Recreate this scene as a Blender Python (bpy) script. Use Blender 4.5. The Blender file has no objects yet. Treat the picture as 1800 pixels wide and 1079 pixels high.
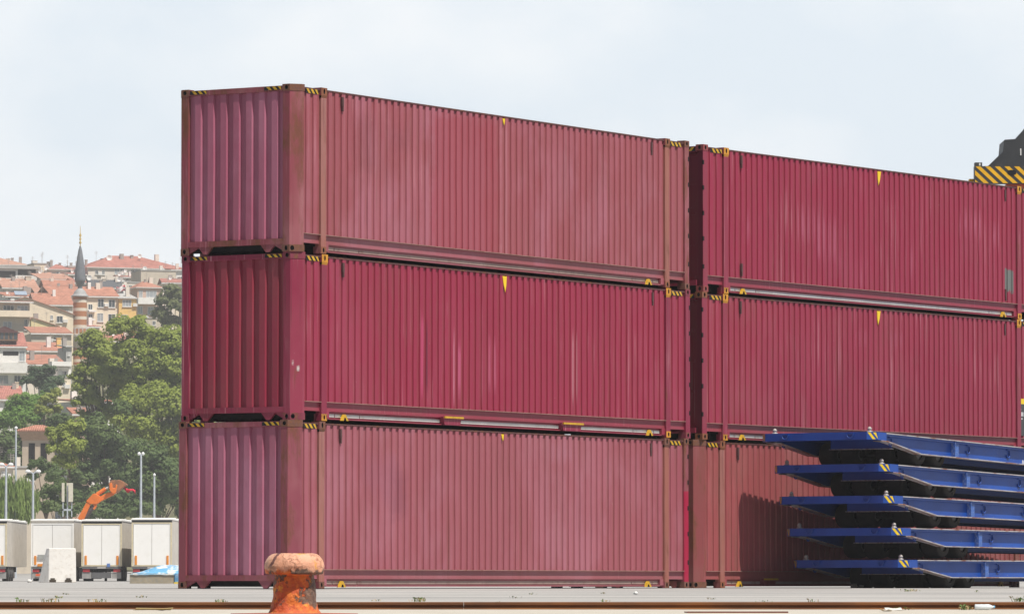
import bpy, math, random
import numpy as np
from mathutils import Vector, Matrix, noise

C = bpy.context.scene.collection
SC = bpy.context.scene
R = math.radians
# ---------------------------------------------------------------- camera, sky, sun, exposure
F_PX, HOR, CAM_Z = 9072.0, 1024.0, 0.094
cam = bpy.data.objects.new("camera", bpy.data.cameras.new("camera"))
C.objects.link(cam)
cam.location = (0, 0, CAM_Z)
cam.rotation_euler = (R(90 + 3.057), 0, 0)
cam.data.sensor_width = 36.0
cam.data.lens = 36.0 * F_PX / 1800.0
cam.data.clip_start = 0.5
cam.data.clip_end = 5000
SC.camera = cam

SUN_EL = R(63)
SUN_H = Vector((0.695, -0.719, 0)).normalized()
SUN = Vector((SUN_H.x * math.cos(SUN_EL), SUN_H.y * math.cos(SUN_EL), math.sin(SUN_EL)))
SKY_STRENGTH, SUN_STRENGTH, EXPOSURE, HAZE = 0.05, 5.0, 0.17, 0.00019

w = bpy.data.worlds.new("World")
SC.world = w
w.use_nodes = True
nt = w.node_tree
nt.nodes.clear()
out = nt.nodes.new("ShaderNodeOutputWorld")
bg = nt.nodes.new("ShaderNodeBackground")
bg.inputs[1].default_value = SKY_STRENGTH
sky = nt.nodes.new("ShaderNodeTexSky")
sky.sky_type = 'NISHITA'
sky.sun_disc = False
sky.sun_elevation = SUN_EL
sky.sun_rotation = math.atan2(SUN_H.x, SUN_H.y)
sky.air_density = 1.0
sky.dust_density = 1.5
sky.ozone_density = 1.2
tc = nt.nodes.new("ShaderNodeTexCoord")
mp = nt.nodes.new("ShaderNodeMapping")
mp.inputs['Scale'].default_value = (1, 1, 1.7)
nz = nt.nodes.new("ShaderNodeTexNoise")
nz.inputs['Scale'].default_value = 13.0
nz.inputs['Detail'].default_value = 7
nz.inputs['Roughness'].default_value = 0.5
mp.inputs['Location'].default_value = (0.37, 0.0, 0.18)
rp = nt.nodes.new("ShaderNodeValToRGB")
rp.color_ramp.elements[0].position = 0.42
rp.color_ramp.elements[0].color = (0, 0, 0, 1)
rp.color_ramp.elements[1].position = 0.62
rp.color_ramp.elements[1].color = (0.8, 0.8, 0.8, 1)
mx = nt.nodes.new("ShaderNodeMix")
mx.data_type = 'RGBA'
mx.inputs['B'].default_value = (17.6, 18.0, 18.3, 1)
L = nt.links
L.new(tc.outputs['Generated'], mp.inputs[0])
L.new(mp.outputs[0], nz.inputs['Vector'])
L.new(nz.outputs[0], rp.inputs[0])
cl = nt.nodes.new("ShaderNodeMath")
cl.operation = 'MULTIPLY'
L.new(rp.outputs[0], cl.inputs[0])
L.new(cl.outputs[0], mx.inputs['Factor'])
# bright milky air low over the horizon
sp_ = nt.nodes.new("ShaderNodeSeparateXYZ")
L.new(tc.outputs['Generated'], sp_.inputs[0])
hr = nt.nodes.new("ShaderNodeMapRange")
hr.inputs['From Min'].default_value = 0.12
hr.inputs['From Max'].default_value = 0.22
hr.inputs['To Min'].default_value = 0.92
hr.inputs['To Max'].default_value = 0.0
L.new(sp_.outputs[2], hr.inputs['Value'])
mh = nt.nodes.new("ShaderNodeMix")
mh.data_type = 'RGBA'
mh.inputs['B'].default_value = (15.0, 16.5, 17.9, 1)
az = nt.nodes.new("ShaderNodeMapRange")                 # milky band dimmed towards the unseen side to cut ambient on the walls
az.inputs['From Min'].default_value = -0.35
az.inputs['From Max'].default_value = 0.6
az.inputs['To Min'].default_value = 0.18
az.inputs['To Max'].default_value = 1.0
L.new(sp_.outputs[1], az.inputs['Value'])
hz_ = nt.nodes.new("ShaderNodeMath")
hz_.operation = 'MULTIPLY'
L.new(hr.outputs[0], hz_.inputs[0])
L.new(az.outputs[0], hz_.inputs[1])
L.new(hz_.outputs[0], mh.inputs['Factor'])
L.new(hz_.outputs[0], cl.inputs[1])
L.new(sky.outputs[0], mh.inputs['A'])
L.new(mh.outputs['Result'], mx.inputs['A'])
L.new(mx.outputs['Result'], bg.inputs[0])
L.new(bg.outputs[0], out.inputs[0])

sl = bpy.data.lights.new("sun", 'SUN')
sl.energy = SUN_STRENGTH
sl.angle = R(0.5)
sl.color = (1.0, 0.95, 0.87)
so = bpy.data.objects.new("sun", sl)
C.objects.link(so)
so.rotation_euler = SUN.to_track_quat('Z', 'Y').to_euler()

SC.view_settings.view_transform = 'Standard'
SC.view_settings.look = 'None'
SC.view_settings.exposure = EXPOSURE
SC.view_settings.gamma = 1
SC.view_settings.use_curve_mapping = False
SC.render.engine = 'CYCLES'
SC.cycles.use_denoising = True
SC.cycles.max_bounces = 6
SC.cycles.volume_bounces = 1
SC.cycles.transparent_max_bounces = 8

random.seed(7)
rng = np.random.default_rng(7)


def PX(px, py, Y):                                   # a pixel of the photograph at distance Y
    return (px - 900.0) * Y / F_PX, CAM_Z + (HOR - py) * Y / F_PX


# ---------------------------------------------------------------- materials
def new_mat(name):
    m = bpy.data.materials.new(name)
    m.use_nodes = True
    m.node_tree.nodes.clear()
    return m


class NT:
    """tiny node helper"""
    def __init__(s, m):
        s.t = m.node_tree
        s.o = s.t.nodes.new("ShaderNodeOutputMaterial")
        s.b = s.t.nodes.new("ShaderNodeBsdfPrincipled")
        s.t.links.new(s.b.outputs[0], s.o.inputs[0])
        s.co = s.t.nodes.new("ShaderNodeTexCoord").outputs['Object']

    def n(s, typ, **kw):
        x = s.t.nodes.new(typ)
        for k, v in kw.items():
            setattr(x, k, v)
        return x

    def l(s, a, b):
        s.t.links.new(a, b)

    def noise(s, scale, detail=4, rough=0.55, stretch=(1, 1, 1), loc=(0, 0, 0), dist=0.0):
        mp = s.n("ShaderNodeMapping")
        mp.inputs['Scale'].default_value = stretch
        mp.inputs['Location'].default_value = loc
        s.l(s.co, mp.inputs[0])
        z = s.n("ShaderNodeTexNoise")
        z.inputs['Scale'].default_value = scale
        z.inputs['Detail'].default_value = detail
        z.inputs['Roughness'].default_value = rough
        z.inputs['Distortion'].default_value = dist
        s.l(mp.outputs[0], z.inputs['Vector'])
        return z.outputs[0]

    def ramp(s, fac, lo, hi, a=0.0, b=1.0):
        r = s.n("ShaderNodeMapRange")
        r.inputs['From Min'].default_value = lo
        r.inputs['From Max'].default_value = hi
        r.inputs['To Min'].default_value = a
        r.inputs['To Max'].default_value = b
        s.l(fac, r.inputs['Value'])
        return r.outputs[0]

    def math(s, op, a, b):
        x = s.n("ShaderNodeMath", operation=op)
        for i, v in enumerate((a, b)):
            if isinstance(v, (int, float)):
                x.inputs[i].default_value = v
            else:
                s.l(v, x.inputs[i])
        return x.outputs[0]

    def mix(s, fac, a, b):
        x = s.n("ShaderNodeMix", data_type='RGBA')
        for k, v in (('Factor', fac), ('A', a), ('B', b)):
            if isinstance(v, (int, float)):
                x.inputs[k].default_value = v
            elif isinstance(v, (tuple, list)):
                x.inputs[k].default_value = (*v[:3], 1)
            else:
                s.l(v, x.inputs[k])
        return x.outputs['Result']

    def bump(s, h, strength, dist=0.01):
        b = s.n("ShaderNodeBump")
        b.inputs['Strength'].default_value = strength
        b.inputs['Distance'].default_value = dist
        s.l(h, b.inputs['Height'])
        s.l(b.outputs[0], s.b.inputs['Normal'])

    def fin(s, col, rough=0.6, spec=0.4, metal=0.0):
        if isinstance(col, (tuple, list)):
            s.b.inputs['Base Color'].default_value = (*col[:3], 1)
        else:
            s.l(col, s.b.inputs['Base Color'])
        if isinstance(rough, (int, float)):
            s.b.inputs['Roughness'].default_value = rough
        else:
            s.l(rough, s.b.inputs['Roughness'])
        s.b.inputs['Specular IOR Level'].default_value = spec
        s.b.inputs['Metallic'].default_value = metal


def simple(name, col, rough=0.6, spec=0.4, var=0.12, scale=4.0, metal=0.0, dirt=None, bump=0.0):
    m = new_mat(name)
    t = NT(m)
    v = t.noise(scale, 5, 0.6)
    c = t.mix(t.ramp(v, 0.3, 0.7), [x * (1 - var) for x in col], [min(1, x * (1 + var)) for x in col])
    if dirt:
        d = t.noise(scale * 2.3, 6, 0.65, loc=(3, 1, 7))
        c = t.mix(t.ramp(d, 0.52, 0.72, 0, dirt[1]), c, dirt[0])
    if bump:
        t.bump(t.noise(scale * 5, 5, 0.6), bump, 0.01)
    t.fin(c, rough, spec, metal)
    return m


RUST = (0.20, 0.075, 0.03)
RUST2 = (0.115, 0.052, 0.032)


def paint(name, base, faded, fade=0.5, rust=0.2, streak=0.3, seed=0, rough=0.5, patches=(), browned=0.0, speck=0.5, recess=0.0):
    """weathered container paint; patches: (x0,x1,z0,z1,colour,amount,ridges_only)"""
    m = new_mat(name)
    t = NT(m)
    s = seed * 3.7
    a = t.noise(0.55, 4, 0.6, (1, 1, 0.6), (s, 1, 2))
    c = t.mix(t.ramp(a, 0.48 - 0.25 * (fade - .5), 0.62 - 0.25 * (fade - .5)), base, faded)
    # broad vertical bands where panels were scrubbed or repainted
    b = t.noise(1.0, 3, 0.5, (2.2, 2.2, 0.12), (s + 5, 3, 1))
    c = t.mix(t.ramp(b, 0.52, 0.56, 0, 0.35), c, [x * 1.1 for x in base])
    # brownish grime
    g = t.noise(1.4, 6, 0.65, (1, 1, 0.5), (2, s, 9))
    c = t.mix(t.ramp(g, 0.5, 0.8, 0, 0.18 + browned), c, (0.17, 0.085, 0.06))
    # fine vertical pale scrapes
    f = t.noise(1.0, 3, 0.6, (26, 26, 0.45), (s, 8, 3))
    f2 = t.noise(0.6, 2, 0.5, (1, 1, 1), (s, 2, 4))
    fm = t.math('MULTIPLY', t.ramp(f, 0.58, 0.66), t.ramp(f2, 0.44, 0.60, 0, streak))
    c = t.mix(fm, c, (0.50, 0.22, 0.25))
    h_ = t.noise(1.0, 3, 0.6, (34, 34, 0.6), (3, s, 13))
    hm = t.math('MULTIPLY', t.ramp(h_, 0.60, 0.66), t.ramp(t.noise(0.7, 2, 0.5, (1, 1, 1), (s, 12, 4)), 0.44, 0.60, 0, streak * .8))
    c = t.mix(hm, c, (0.13, 0.035, 0.045))
    # specks of chipped paint
    k = t.noise(34, 3, 0.6, (1, 1, 0.45), (s, 1, 1))
    k2 = t.noise(1.1, 2, 0.5, (1, 1, 1), (s, 5, 5))
    km = t.math('MULTIPLY', t.ramp(k, 0.70, 0.76), t.ramp(k2, 0.5, 0.62, 0, speck))
    c = t.mix(km, c, (0.58, 0.42, 0.40))
    # rust
    r = t.noise(3.0, 7, 0.7, (1, 1, 0.28), (s, 4, 6))
    rm = t.ramp(r, 0.72 - 0.38 * rust, 0.86 - 0.38 * rust, 0, 0.85)
    rc = t.mix(t.noise(14, 4), RUST2, RUST)
    c = t.mix(rm, c, rc)
    sep = t.n("ShaderNodeSeparateXYZ")
    t.l(t.co, sep.inputs[0])
    if recess:                                         # road film that stays in the troughs of the sheet
        tr = t.math('MULTIPLY', t.ramp(sep.outputs[1], 0.022, 0.036), t.ramp(t.noise(1.2, 5, .6, (1, 1, .5), (s, 6, 6)), .3, .7, .10, .34))
        c = t.mix(tr, c, (0.215, 0.098, 0.082))
        # rust runs: streaks hanging from the top rail
        rr = t.math('MULTIPLY', t.ramp(t.noise(1.0, 4, .65, (11, 11, .35), (s, 3, 8)), .56, .66), t.ramp(t.noise(.7, 3, .6, (1, 1, .3), (s, 1, 8)), .48, .62, 0, recess))
        c = t.mix(rr, c, (0.165, 0.07, 0.045))
    if patches:
        wob = t.ramp(t.noise(5, 4, 0.6, (1, 1, 1)), 0.3, 0.7, -0.05, 0.05)
        wob2 = t.ramp(t.noise(4, 5, 0.65, (1, 1, 1), (7, s, 2)), 0.3, 0.7, -0.12, 0.12)
        Z = t.math('ADD', sep.outputs[2], wob)
        Xs = t.math('ADD', sep.outputs[0], wob2)
        Zs = t.math('ADD', sep.outputs[2], t.math('MULTIPLY', wob2, 1.5))
        for (x0, x1, z0, z1, col, amt, ridge) in patches:
            sharp = ridge or amt >= .9
            X_, Z_, e = (sep.outputs[0], Z, 0.012) if sharp else (Xs, Zs, 0.16)
            q = t.math('MULTIPLY', t.ramp(X_, x0 - e, x0 + e), t.ramp(X_, x1 - e, x1 + e, 1, 0))
            e = 0.02 if amt >= .9 else 0.16
            q = t.math('MULTIPLY', q, t.ramp(Z_, z0 - e, z0 + e))
            q = t.math('MULTIPLY', q, t.ramp(Z_, z1 - e, z1 + e, 1, 0))
            if ridge:
                q = t.math('MULTIPLY', q, t.math('LESS_THAN', sep.outputs[1], 0.024))
                q = t.math('MULTIPLY', q, t.ramp(f, 0.36, 0.48, 0.1, 1))
            q = t.math('MULTIPLY', q, t.math('LESS_THAN', sep.outputs[1], 1.2))
            q = t.math('MULTIPLY', q, amt)
            c = t.mix(q, c, col)
    t.bump(t.math('ADD', t.math('MULTIPLY', t.noise(1.6, 3, 0.5, (1, 1, 0.7), (s, 0, 0)), 3.0), t.noise(9, 4)), 0.35, 0.006)
    ro = t.mix(rm, (rough,) * 3, (0.85,) * 3)
    t.fin(c, t.ramp(ro, 0, 1), 0.28)
    return m


def rusty(name, base, amount=0.5, scale=5.0, bump=0.3, seed=0, c1=RUST, c2=RUST2, rough=0.65):
    m = new_mat(name)
    t = NT(m)
    r = t.noise(scale, 8, 0.68, (1, 1, 0.55), (seed, 2, 1))
    rm = t.ramp(r, 0.66 - 0.36 * amount, 0.78 - 0.3 * amount)
    c = t.mix(t.ramp(t.noise(scale * 0.5, 3), 0.3, 0.7), [x * 0.85 for x in base], [x * 1.12 for x in base])
    c = t.mix(rm, c, t.mix(t.ramp(t.noise(scale * 2.5, 5, 0.6, (1, 1, 1), (4, seed, 2)), 0.35, 0.65), c2, c1))
    k = t.noise(scale * 7, 3, 0.6, (1, 1, 0.5), (seed, 9, 1))
    c = t.mix(t.ramp(k, 0.68, 0.76, 0, 0.6), c, (0.5, 0.40, 0.36))
    t.bump(r, bump, 0.01)
    t.fin(c, rough, 0.35)
    return m


M = {}
M['black'] = simple('soot black', (0.012, 0.012, 0.014), 0.6, 0.3)
M['dark'] = simple('underside black', (0.016, 0.015, 0.016), 0.9, 0.1, dirt=((0.05, 0.035, 0.03), 0.4))
M['yellow'] = simple('yellow paint', (0.56, 0.33, 0.02), 0.5, 0.4, dirt=((0.20, 0.10, 0.03), 0.7), scale=9)
M['yellow_bright'] = simple('bright yellow', (0.80, 0.56, 0.01), 0.45, 0.4, scale=9)
M['silver'] = simple('galvanised strip', (0.62, 0.62, 0.60), 0.5, 0.4, dirt=((0.45, 0.36, 0.28), 0.5), scale=3)
M['rustbrown'] = rusty('rusty steel', (0.15, 0.075, 0.05), 0.75, 6)
M['dull_strip'] = simple('dull weathered strip', (0.40, 0.30, 0.26), 0.6, 0.3, dirt=((0.24, 0.11, 0.10), 0.7), scale=3)
M['white_scuff'] = simple('scuffed steel', (0.55, 0.53, 0.5), 0.5, 0.4, dirt=((0.22, 0.12, 0.08), 0.7), scale=20)


# ---------------------------------------------------------------- mesh helpers
class MB:
    def __init__(s):
        s.v, s.f, s.m, s.sm = [], [], [], []
        s.T = None

    def add(s, verts, faces, m=0, smooth=False):
        o = len(s.v)
        fl = False
        if s.T is not None:
            verts, fl = [s.T(p) for p in verts], getattr(s, 'flip', False)
        s.v += [tuple(p) for p in verts]
        for f in faces:
            g = [o + i for i in f]
            s.f.append(g[::-1] if fl else g)
            s.m.append(m)
            s.sm.append(smooth)

    def box(s, x0, x1, y0, y1, z0, z1, m=0, skip=()):
        v = [(x0, y0, z0), (x1, y0, z0), (x1, y1, z0), (x0, y1, z0), (x0, y0, z1), (x1, y0, z1), (x1, y1, z1), (x0, y1, z1)]
        f = {'b': (3, 2, 1, 0), 't': (4, 5, 6, 7), 'f': (0, 1, 5, 4), 'r': (1, 2, 6, 5), 'k': (2, 3, 7, 6), 'l': (3, 0, 4, 7)}
        s.add(v, [f[k] for k in f if k not in skip], m)

    def prism(s, poly, fn, a, b, m=0, smooth=False):
        """poly: 2D points, fn(p, t) -> 3D, extruded from a to b"""
        n = len(poly)
        v = [fn(p, a) for p in poly] + [fn(p, b) for p in poly]
        f = [(i, (i + 1) % n, n + (i + 1) % n, n + i) for i in range(n)]
        s.add(v, f, m, smooth)
        s.add([fn(p, a) for p in poly], [tuple(range(n))[::-1]], m)
        s.add([fn(p, b) for p in poly], [tuple(range(n))], m)

    def prism_z(s, poly, z0, z1, m=0, holes=(), hole=None, md=1, ms=None):
        """ccw polygon in xy; edges listed in holes get an oval hole (cx,cz,rx,rz,depth)"""
        n = len(poly)
        for i in range(n):
            a, b = poly[i], poly[(i + 1) % n]
            if i in holes:
                s.plate_hole((a[0], a[1], z0), (b[0], b[1], z0), z1 - z0, *holes[i], m, md)
            else:
                s.add([(a[0], a[1], z0), (b[0], b[1], z0), (b[0], b[1], z1), (a[0], a[1], z1)], [(0, 1, 2, 3)], m if ms is None else ms)
        s.add([(p[0], p[1], z1) for p in poly], [tuple(range(n))], m)
        s.add([(p[0], p[1], z0) for p in poly], [tuple(range(n))[::-1]], m)

    def plate_hole(s, a, b, h, fx, fz, rx, rz, depth, m=0, md=1):
        a, b = Vector(a), Vector(b)
        u = b - a
        wd = u.length
        u = u / wd
        nrm = Vector((u.y, -u.x, 0))
        N = 16
        cx, cz = fx * wd, fz * h
        el, rc, bk = [], [], []
        for i in range(N):
            t = 2 * math.pi * i / N
            dx, dz = math.cos(t), math.sin(t)
            el.append(a + u * (cx + rx * dx) + Vector((0, 0, cz + rz * dz)))
            bk.append(a + u * (cx + rx * dx) + Vector((0, 0, cz + rz * dz)) - nrm * depth)
            k = 1e9
            if dx > 1e-6: k = min(k, (wd - cx) / dx)
            if dx < -1e-6: k = min(k, -cx / dx)
            if dz > 1e-6: k = min(k, (h - cz) / dz)
            if dz < -1e-6: k = min(k, -cz / dz)
            rc.append((cx + dx * k, cz + dz * k))
        # snap nearest rim points to the corners
        for q in ((0, 0), (wd, 0), (wd, h), (0, h)):
            j = min(range(N), key=lambda i: (rc[i][0] - q[0]) ** 2 + (rc[i][1] - q[1]) ** 2)
            rc[j] = q
        rv = [a + u * p[0] + Vector((0, 0, p[1])) for p in rc]
        s.add(rv + el, [(i, (i + 1) % N, N + (i + 1) % N, N + i) for i in range(N)], m)
        s.add(el + bk, [(i, (i + 1) % N, N + (i + 1) % N, N + i) for i in range(N)], md)
        s.add(bk, [tuple(range(N))], md)

    def tube(s, p0, p1, r0, r1=None, n=10, m=0, cap=True, smooth=True):
        r1 = r0 if r1 is None else r1
        p0, p1 = Vector(p0), Vector(p1)
        d = (p1 - p0).normalized()
        a = d.orthogonal().normalized()
        b = d.cross(a)
        ring = lambda p, r: [p + (a * math.cos(2 * math.pi * i / n) + b * math.sin(2 * math.pi * i / n)) * r for i in range(n)]
        s.add(ring(p0, r0) + ring(p1, r1), [(i, (i + 1) % n, n + (i + 1) % n, n + i) for i in range(n)], m, smooth)
        if cap:
            s.add(ring(p0, r0), [tuple(range(n))[::-1]], m)
            s.add(ring(p1, r1), [tuple(range(n))], m)

    def lathe(s, prof, n=24, m=0, c=(0, 0, 0), smooth=True, fn=None):
        v = []
        for (r, z) in prof:
            for i in range(n):
                t = 2 * math.pi * i / n
                p = (c[0] + r * math.cos(t), c[1] + r * math.sin(t), c[2] + z)
                v.append(fn(p) if fn else p)
        f = []
        for k in range(len(prof) - 1):
            for i in range(n):
                j = (i + 1) % n
                f.append((k * n + i, k * n + j, (k + 1) * n + j, (k + 1) * n + i))
        s.add(v, f, m, smooth)

    def bar(s, p0, p1, wx, wz, m=0, up=(0, 0, 1)):
        """rectangular bar from p0 to p1"""
        p0, p1 = Vector(p0), Vector(p1)
        d = (p1 - p0).normalized()
        a = d.cross(Vector(up)).normalized()
        b = a.cross(d)
        v = []
        for p in (p0, p1):
            for (i, j) in ((-1, -1), (1, -1), (1, 1), (-1, 1)):
                v.append(p + a * (i * wx / 2) + b * (j * wz / 2))
        s.add(v, [(3, 2, 1, 0), (4, 5, 6, 7), (0, 1, 5, 4), (1, 2, 6, 5), (2, 3, 7, 6), (3, 0, 4, 7)], m)

    def build(s, name, mats, parent=None, loc=None, rot=None, bevel=0.0):
        me = bpy.data.meshes.new(name)
        me.from_pydata(s.v, [], s.f)
        if not isinstance(mats, (list, tuple)):
            mats = [mats]
        for m in mats:
            me.materials.append(m)
        me.polygons.foreach_set('material_index', [min(i, len(mats) - 1) for i in s.m])
        me.polygons.foreach_set('use_smooth', s.sm)
        me.update()
        o = bpy.data.objects.new(name, me)
        C.objects.link(o)
        if parent is not None:
            o.parent = parent
        if loc is not None:
            o.location = loc
        if rot is not None:
            o.rotation_euler = rot
        if bevel:
            b = o.modifiers.new('bevel', 'BEVEL')
            b.width = bevel
            b.segments = 2
            b.limit_method = 'ANGLE'
        return o


def tag(o, label, cat, group=None, kind=None):
    if label: o['label'] = label
    if cat: o['category'] = cat
    if group: o['group'] = group
    if kind: o['kind'] = kind
    return o


def thing(name, label, cat, loc=(0, 0, 0), rotz=0.0, group=None):
    o = bpy.data.objects.new(name, None)
    o.empty_display_size = 0.3
    C.objects.link(o)
    o.location = loc
    o.rotation_euler = (0, 0, rotz)
    return tag(o, label, cat, group)


# ---------------------------------------------------------------- ground and hill
def smooth(a, b, x):
    t = min(1, max(0, (x - a) / (b - a)))
    return t * t * (3 - 2 * t)


def ground_z(x, y):
    pts = [(-80, -0.22), (50, -0.198), (56.93, -0.200), (57.2, -0.128), (60, -0.122), (90, -0.010), (150, -0.004), (330, 0.195), (500, 0.6), (620, 2.0), (1500, 3.0)]
    for (a, za), (b, zb) in zip(pts, pts[1:]):
        if a <= y <= b:
            return za + (zb - za) * (y - a) / (b - a)
    return pts[-1][1]


def hill_z(x, y):
    h = 0.0
    if y > 540:
        h = 0.5 * (y - 540) * smooth(540, 800, y) * 0.24 + 0.5 * (y - 540) * 0.10
    if y > 1060:
        h = 0.5 * 520 * 0.34 * (1 - 0.3 * smooth(1060, 1300, y))
    return h * 0.60 * (1 - smooth(-24, 30, x)) + 1.0


def concrete_mat():
    m = new_mat('quay concrete')
    t = NT(m)
    a = t.noise(0.35, 6, 0.6, (0.22, 1, 1))
    c = t.mix(t.ramp(a, 0.38, 0.62), (0.30, 0.295, 0.285), (0.44, 0.425, 0.405))
    b = t.noise(1.4, 6, 0.7, (0.35, 1.6, 1), (4, 2, 0))
    c = t.mix(t.ramp(b, 0.50, 0.62, 0, 0.5), c, (0.235, 0.23, 0.225))
    b2 = t.noise(.9, 6, 0.7, (0.10, 1.2, 1), (14, 5, 0))
    c = t.mix(t.ramp(b2, 0.57, 0.63, 0, 0.7), c, (0.56, 0.53, 0.48))
    b3 = t.noise(1.1, 6, 0.7, (0.13, 1.5, 1), (2, 15, 0))
    c = t.mix(t.ramp(b3, 0.61, 0.65, 0, 0.75), c, (0.12, 0.115, 0.11))
    s = t.noise(9, 5, 0.7, (0.6, 1, 1), (1, 7, 0))
    c = t.mix(t.ramp(s, 0.60, 0.72, 0, 0.6), c, (0.17, 0.16, 0.15))
    p = t.noise(5, 4, 0.6, (0.25, 1, 1), (8, 1, 0))
    c = t.mix(t.ramp(p, 0.62, 0.70, 0, 0.5), c, (0.62, 0.60, 0.56))
    sep = t.n("ShaderNodeSeparateXYZ")
    t.l(t.co, sep.inputs[0])
    # slab joints across the quay and the sandy strip in front of the rail
    y = sep.outputs[1]
    for yy, ww in ((66.0, 0.05), (74.0, 0.05), (84.0, 0.06)):
        d = t.math('ABSOLUTE', t.math('SUBTRACT', y, yy), 0)
        c = t.mix(t.ramp(d, ww, ww * 1.6, 0.75, 0), c, (0.14, 0.13, 0.12))
    fr = t.noise(3.5, 6, 0.7, (0.5, 1, 1), (3, 3, 0))
    sand = t.mix(t.ramp(fr, 0.35, 0.65), (0.42, 0.385, 0.325), (0.56, 0.525, 0.46))
    sand = t.mix(t.ramp(t.noise(26, 3, 0.7), 0.6, 0.7, 0, 0.5), sand, (0.28, 0.22, 0.16))
    c = t.mix(t.ramp(y, 56.6, 57.2, 1, 0), c, sand)
    t.bump(t.noise(14, 6, 0.7), 0.5, 0.01)
    t.fin(c, 0.92, 0.2)
    return m


ys = [47.7, 48.2, 50, 54, 56.93, 57.2, 58, 60, 66, 72, 78, 84, 90, 96, 102, 110, 125, 150, 200, 260, 330, 400, 500, 620, 800, 1100, 1400]
xs = [-300, -220, -150, -110, -80, -60, -40, -30, -20, -14, -10, -7, -4, -2, 0, 2, 4, 7, 10, 14, 20, 30, 45, 70, 120, 200, 300]
mb = MB()
mb.add([(x, y, ground_z(x, y)) for y in ys for x in xs],
       [(j * len(xs) + i, j * len(xs) + i + 1, (j + 1) * len(xs) + i + 1, (j + 1) * len(xs) + i) for j in range(len(ys) - 1) for i in range(len(xs) - 1)])
n_ = len(xs)
mb.add([(x, 47.7, z) for z in (-2.2, ground_z(0, 47.7)) for x in xs], [(i, i + 1, n_ + i + 1, n_ + i) for i in range(n_ - 1)])
tag(mb.build('ground', concrete_mat()), 'pale worn concrete quay running back to the yard', 'ground', kind='structure')

WATER = new_mat('harbour water')
t = NT(WATER)
t.bump(t.noise(.8, 5, .6, (1, .5, 1)), .35, .15)
t.fin((0.012, 0.03, 0.035), .12, .5)
mb = MB()
mb.add([(-300, -80, -1.7), (300, -80, -1.7), (300, 47.7, -1.7), (-300, 47.7, -1.7)], [(0, 1, 2, 3)])
tag(mb.build('water', WATER), 'dark harbour water in front of the quay', 'water', kind='structure')
mb = MB()
hy = list(range(545, 1400, 15))
hx = list(range(-260, 261, 13))
mb.add([(x, y, hill_z(x, y) + 1.2 * noise.noise((x * .04, y * .04, 3)) - (3 if y < 560 else 0)) for y in hy for x in hx],
       [(j * len(hx) + i, j * len(hx) + i + 1, (j + 1) * len(hx) + i + 1, (j + 1) * len(hx) + i) for j in range(len(hy) - 1) for i in range(len(hx) - 1)], 0, True)
tag(mb.build('hill', simple('dry hillside', (0.16, 0.15, 0.09), 0.9, 0.1, 0.3, 0.2, dirt=((0.07, 0.10, 0.04), 0.8))), 'built-up hillside rising behind the yard', 'hill', kind='structure')

# ---------------------------------------------------------------- containers
CL, CW, CH = 13.716, 2.55, 2.896
P40 = 0.851                                            # centre of the forty-foot posts from each end
TOPZ = 2.83


def corr(x0, x1, y_out, y_in, a, sl, b):
    """corrugation polyline in (x, y): outer flat a, slope sl, inner flat b"""
    per = a + b + 2 * sl
    n = max(1, round((x1 - x0 - b) / per))
    k = (x1 - x0) / (n * per + b)
    pts = [(x0, y_in)]
    x = x0
    for i in range(n):
        x += b * k
        pts.append((x, y_in))
        x += sl * k
        pts.append((x, y_out))
        x += a * k
        pts.append((x, y_out))
        x += sl * k
        pts.append((x, y_in))
    pts.append((x1, y_in))
    return pts


def hazard(mb, w, h, n=3, lean=0.5, fn=None):
    """black plate with n slanting yellow bars in local (u, v) -> fn(u, v, off)"""
    mb.add([fn(0, 0, .003), fn(w, 0, .003), fn(w, h, .003), fn(0, h, .003)], [(0, 1, 2, 3)], 0)
    per = w / n
    sh = lean * h
    for i in range(n):
        u0 = i * per + per * 0.12
        u1 = u0 + per * 0.52
        c = lambda u: min(max(u, 0), w)
        mb.add([fn(c(u0 + sh), 0.04 * h, .006), fn(c(u1 + sh), 0.04 * h, .006), fn(c(u1), .96 * h, .006), fn(c(u0), .96 * h, .006)], [(0, 1, 2, 3)], 1)


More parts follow.
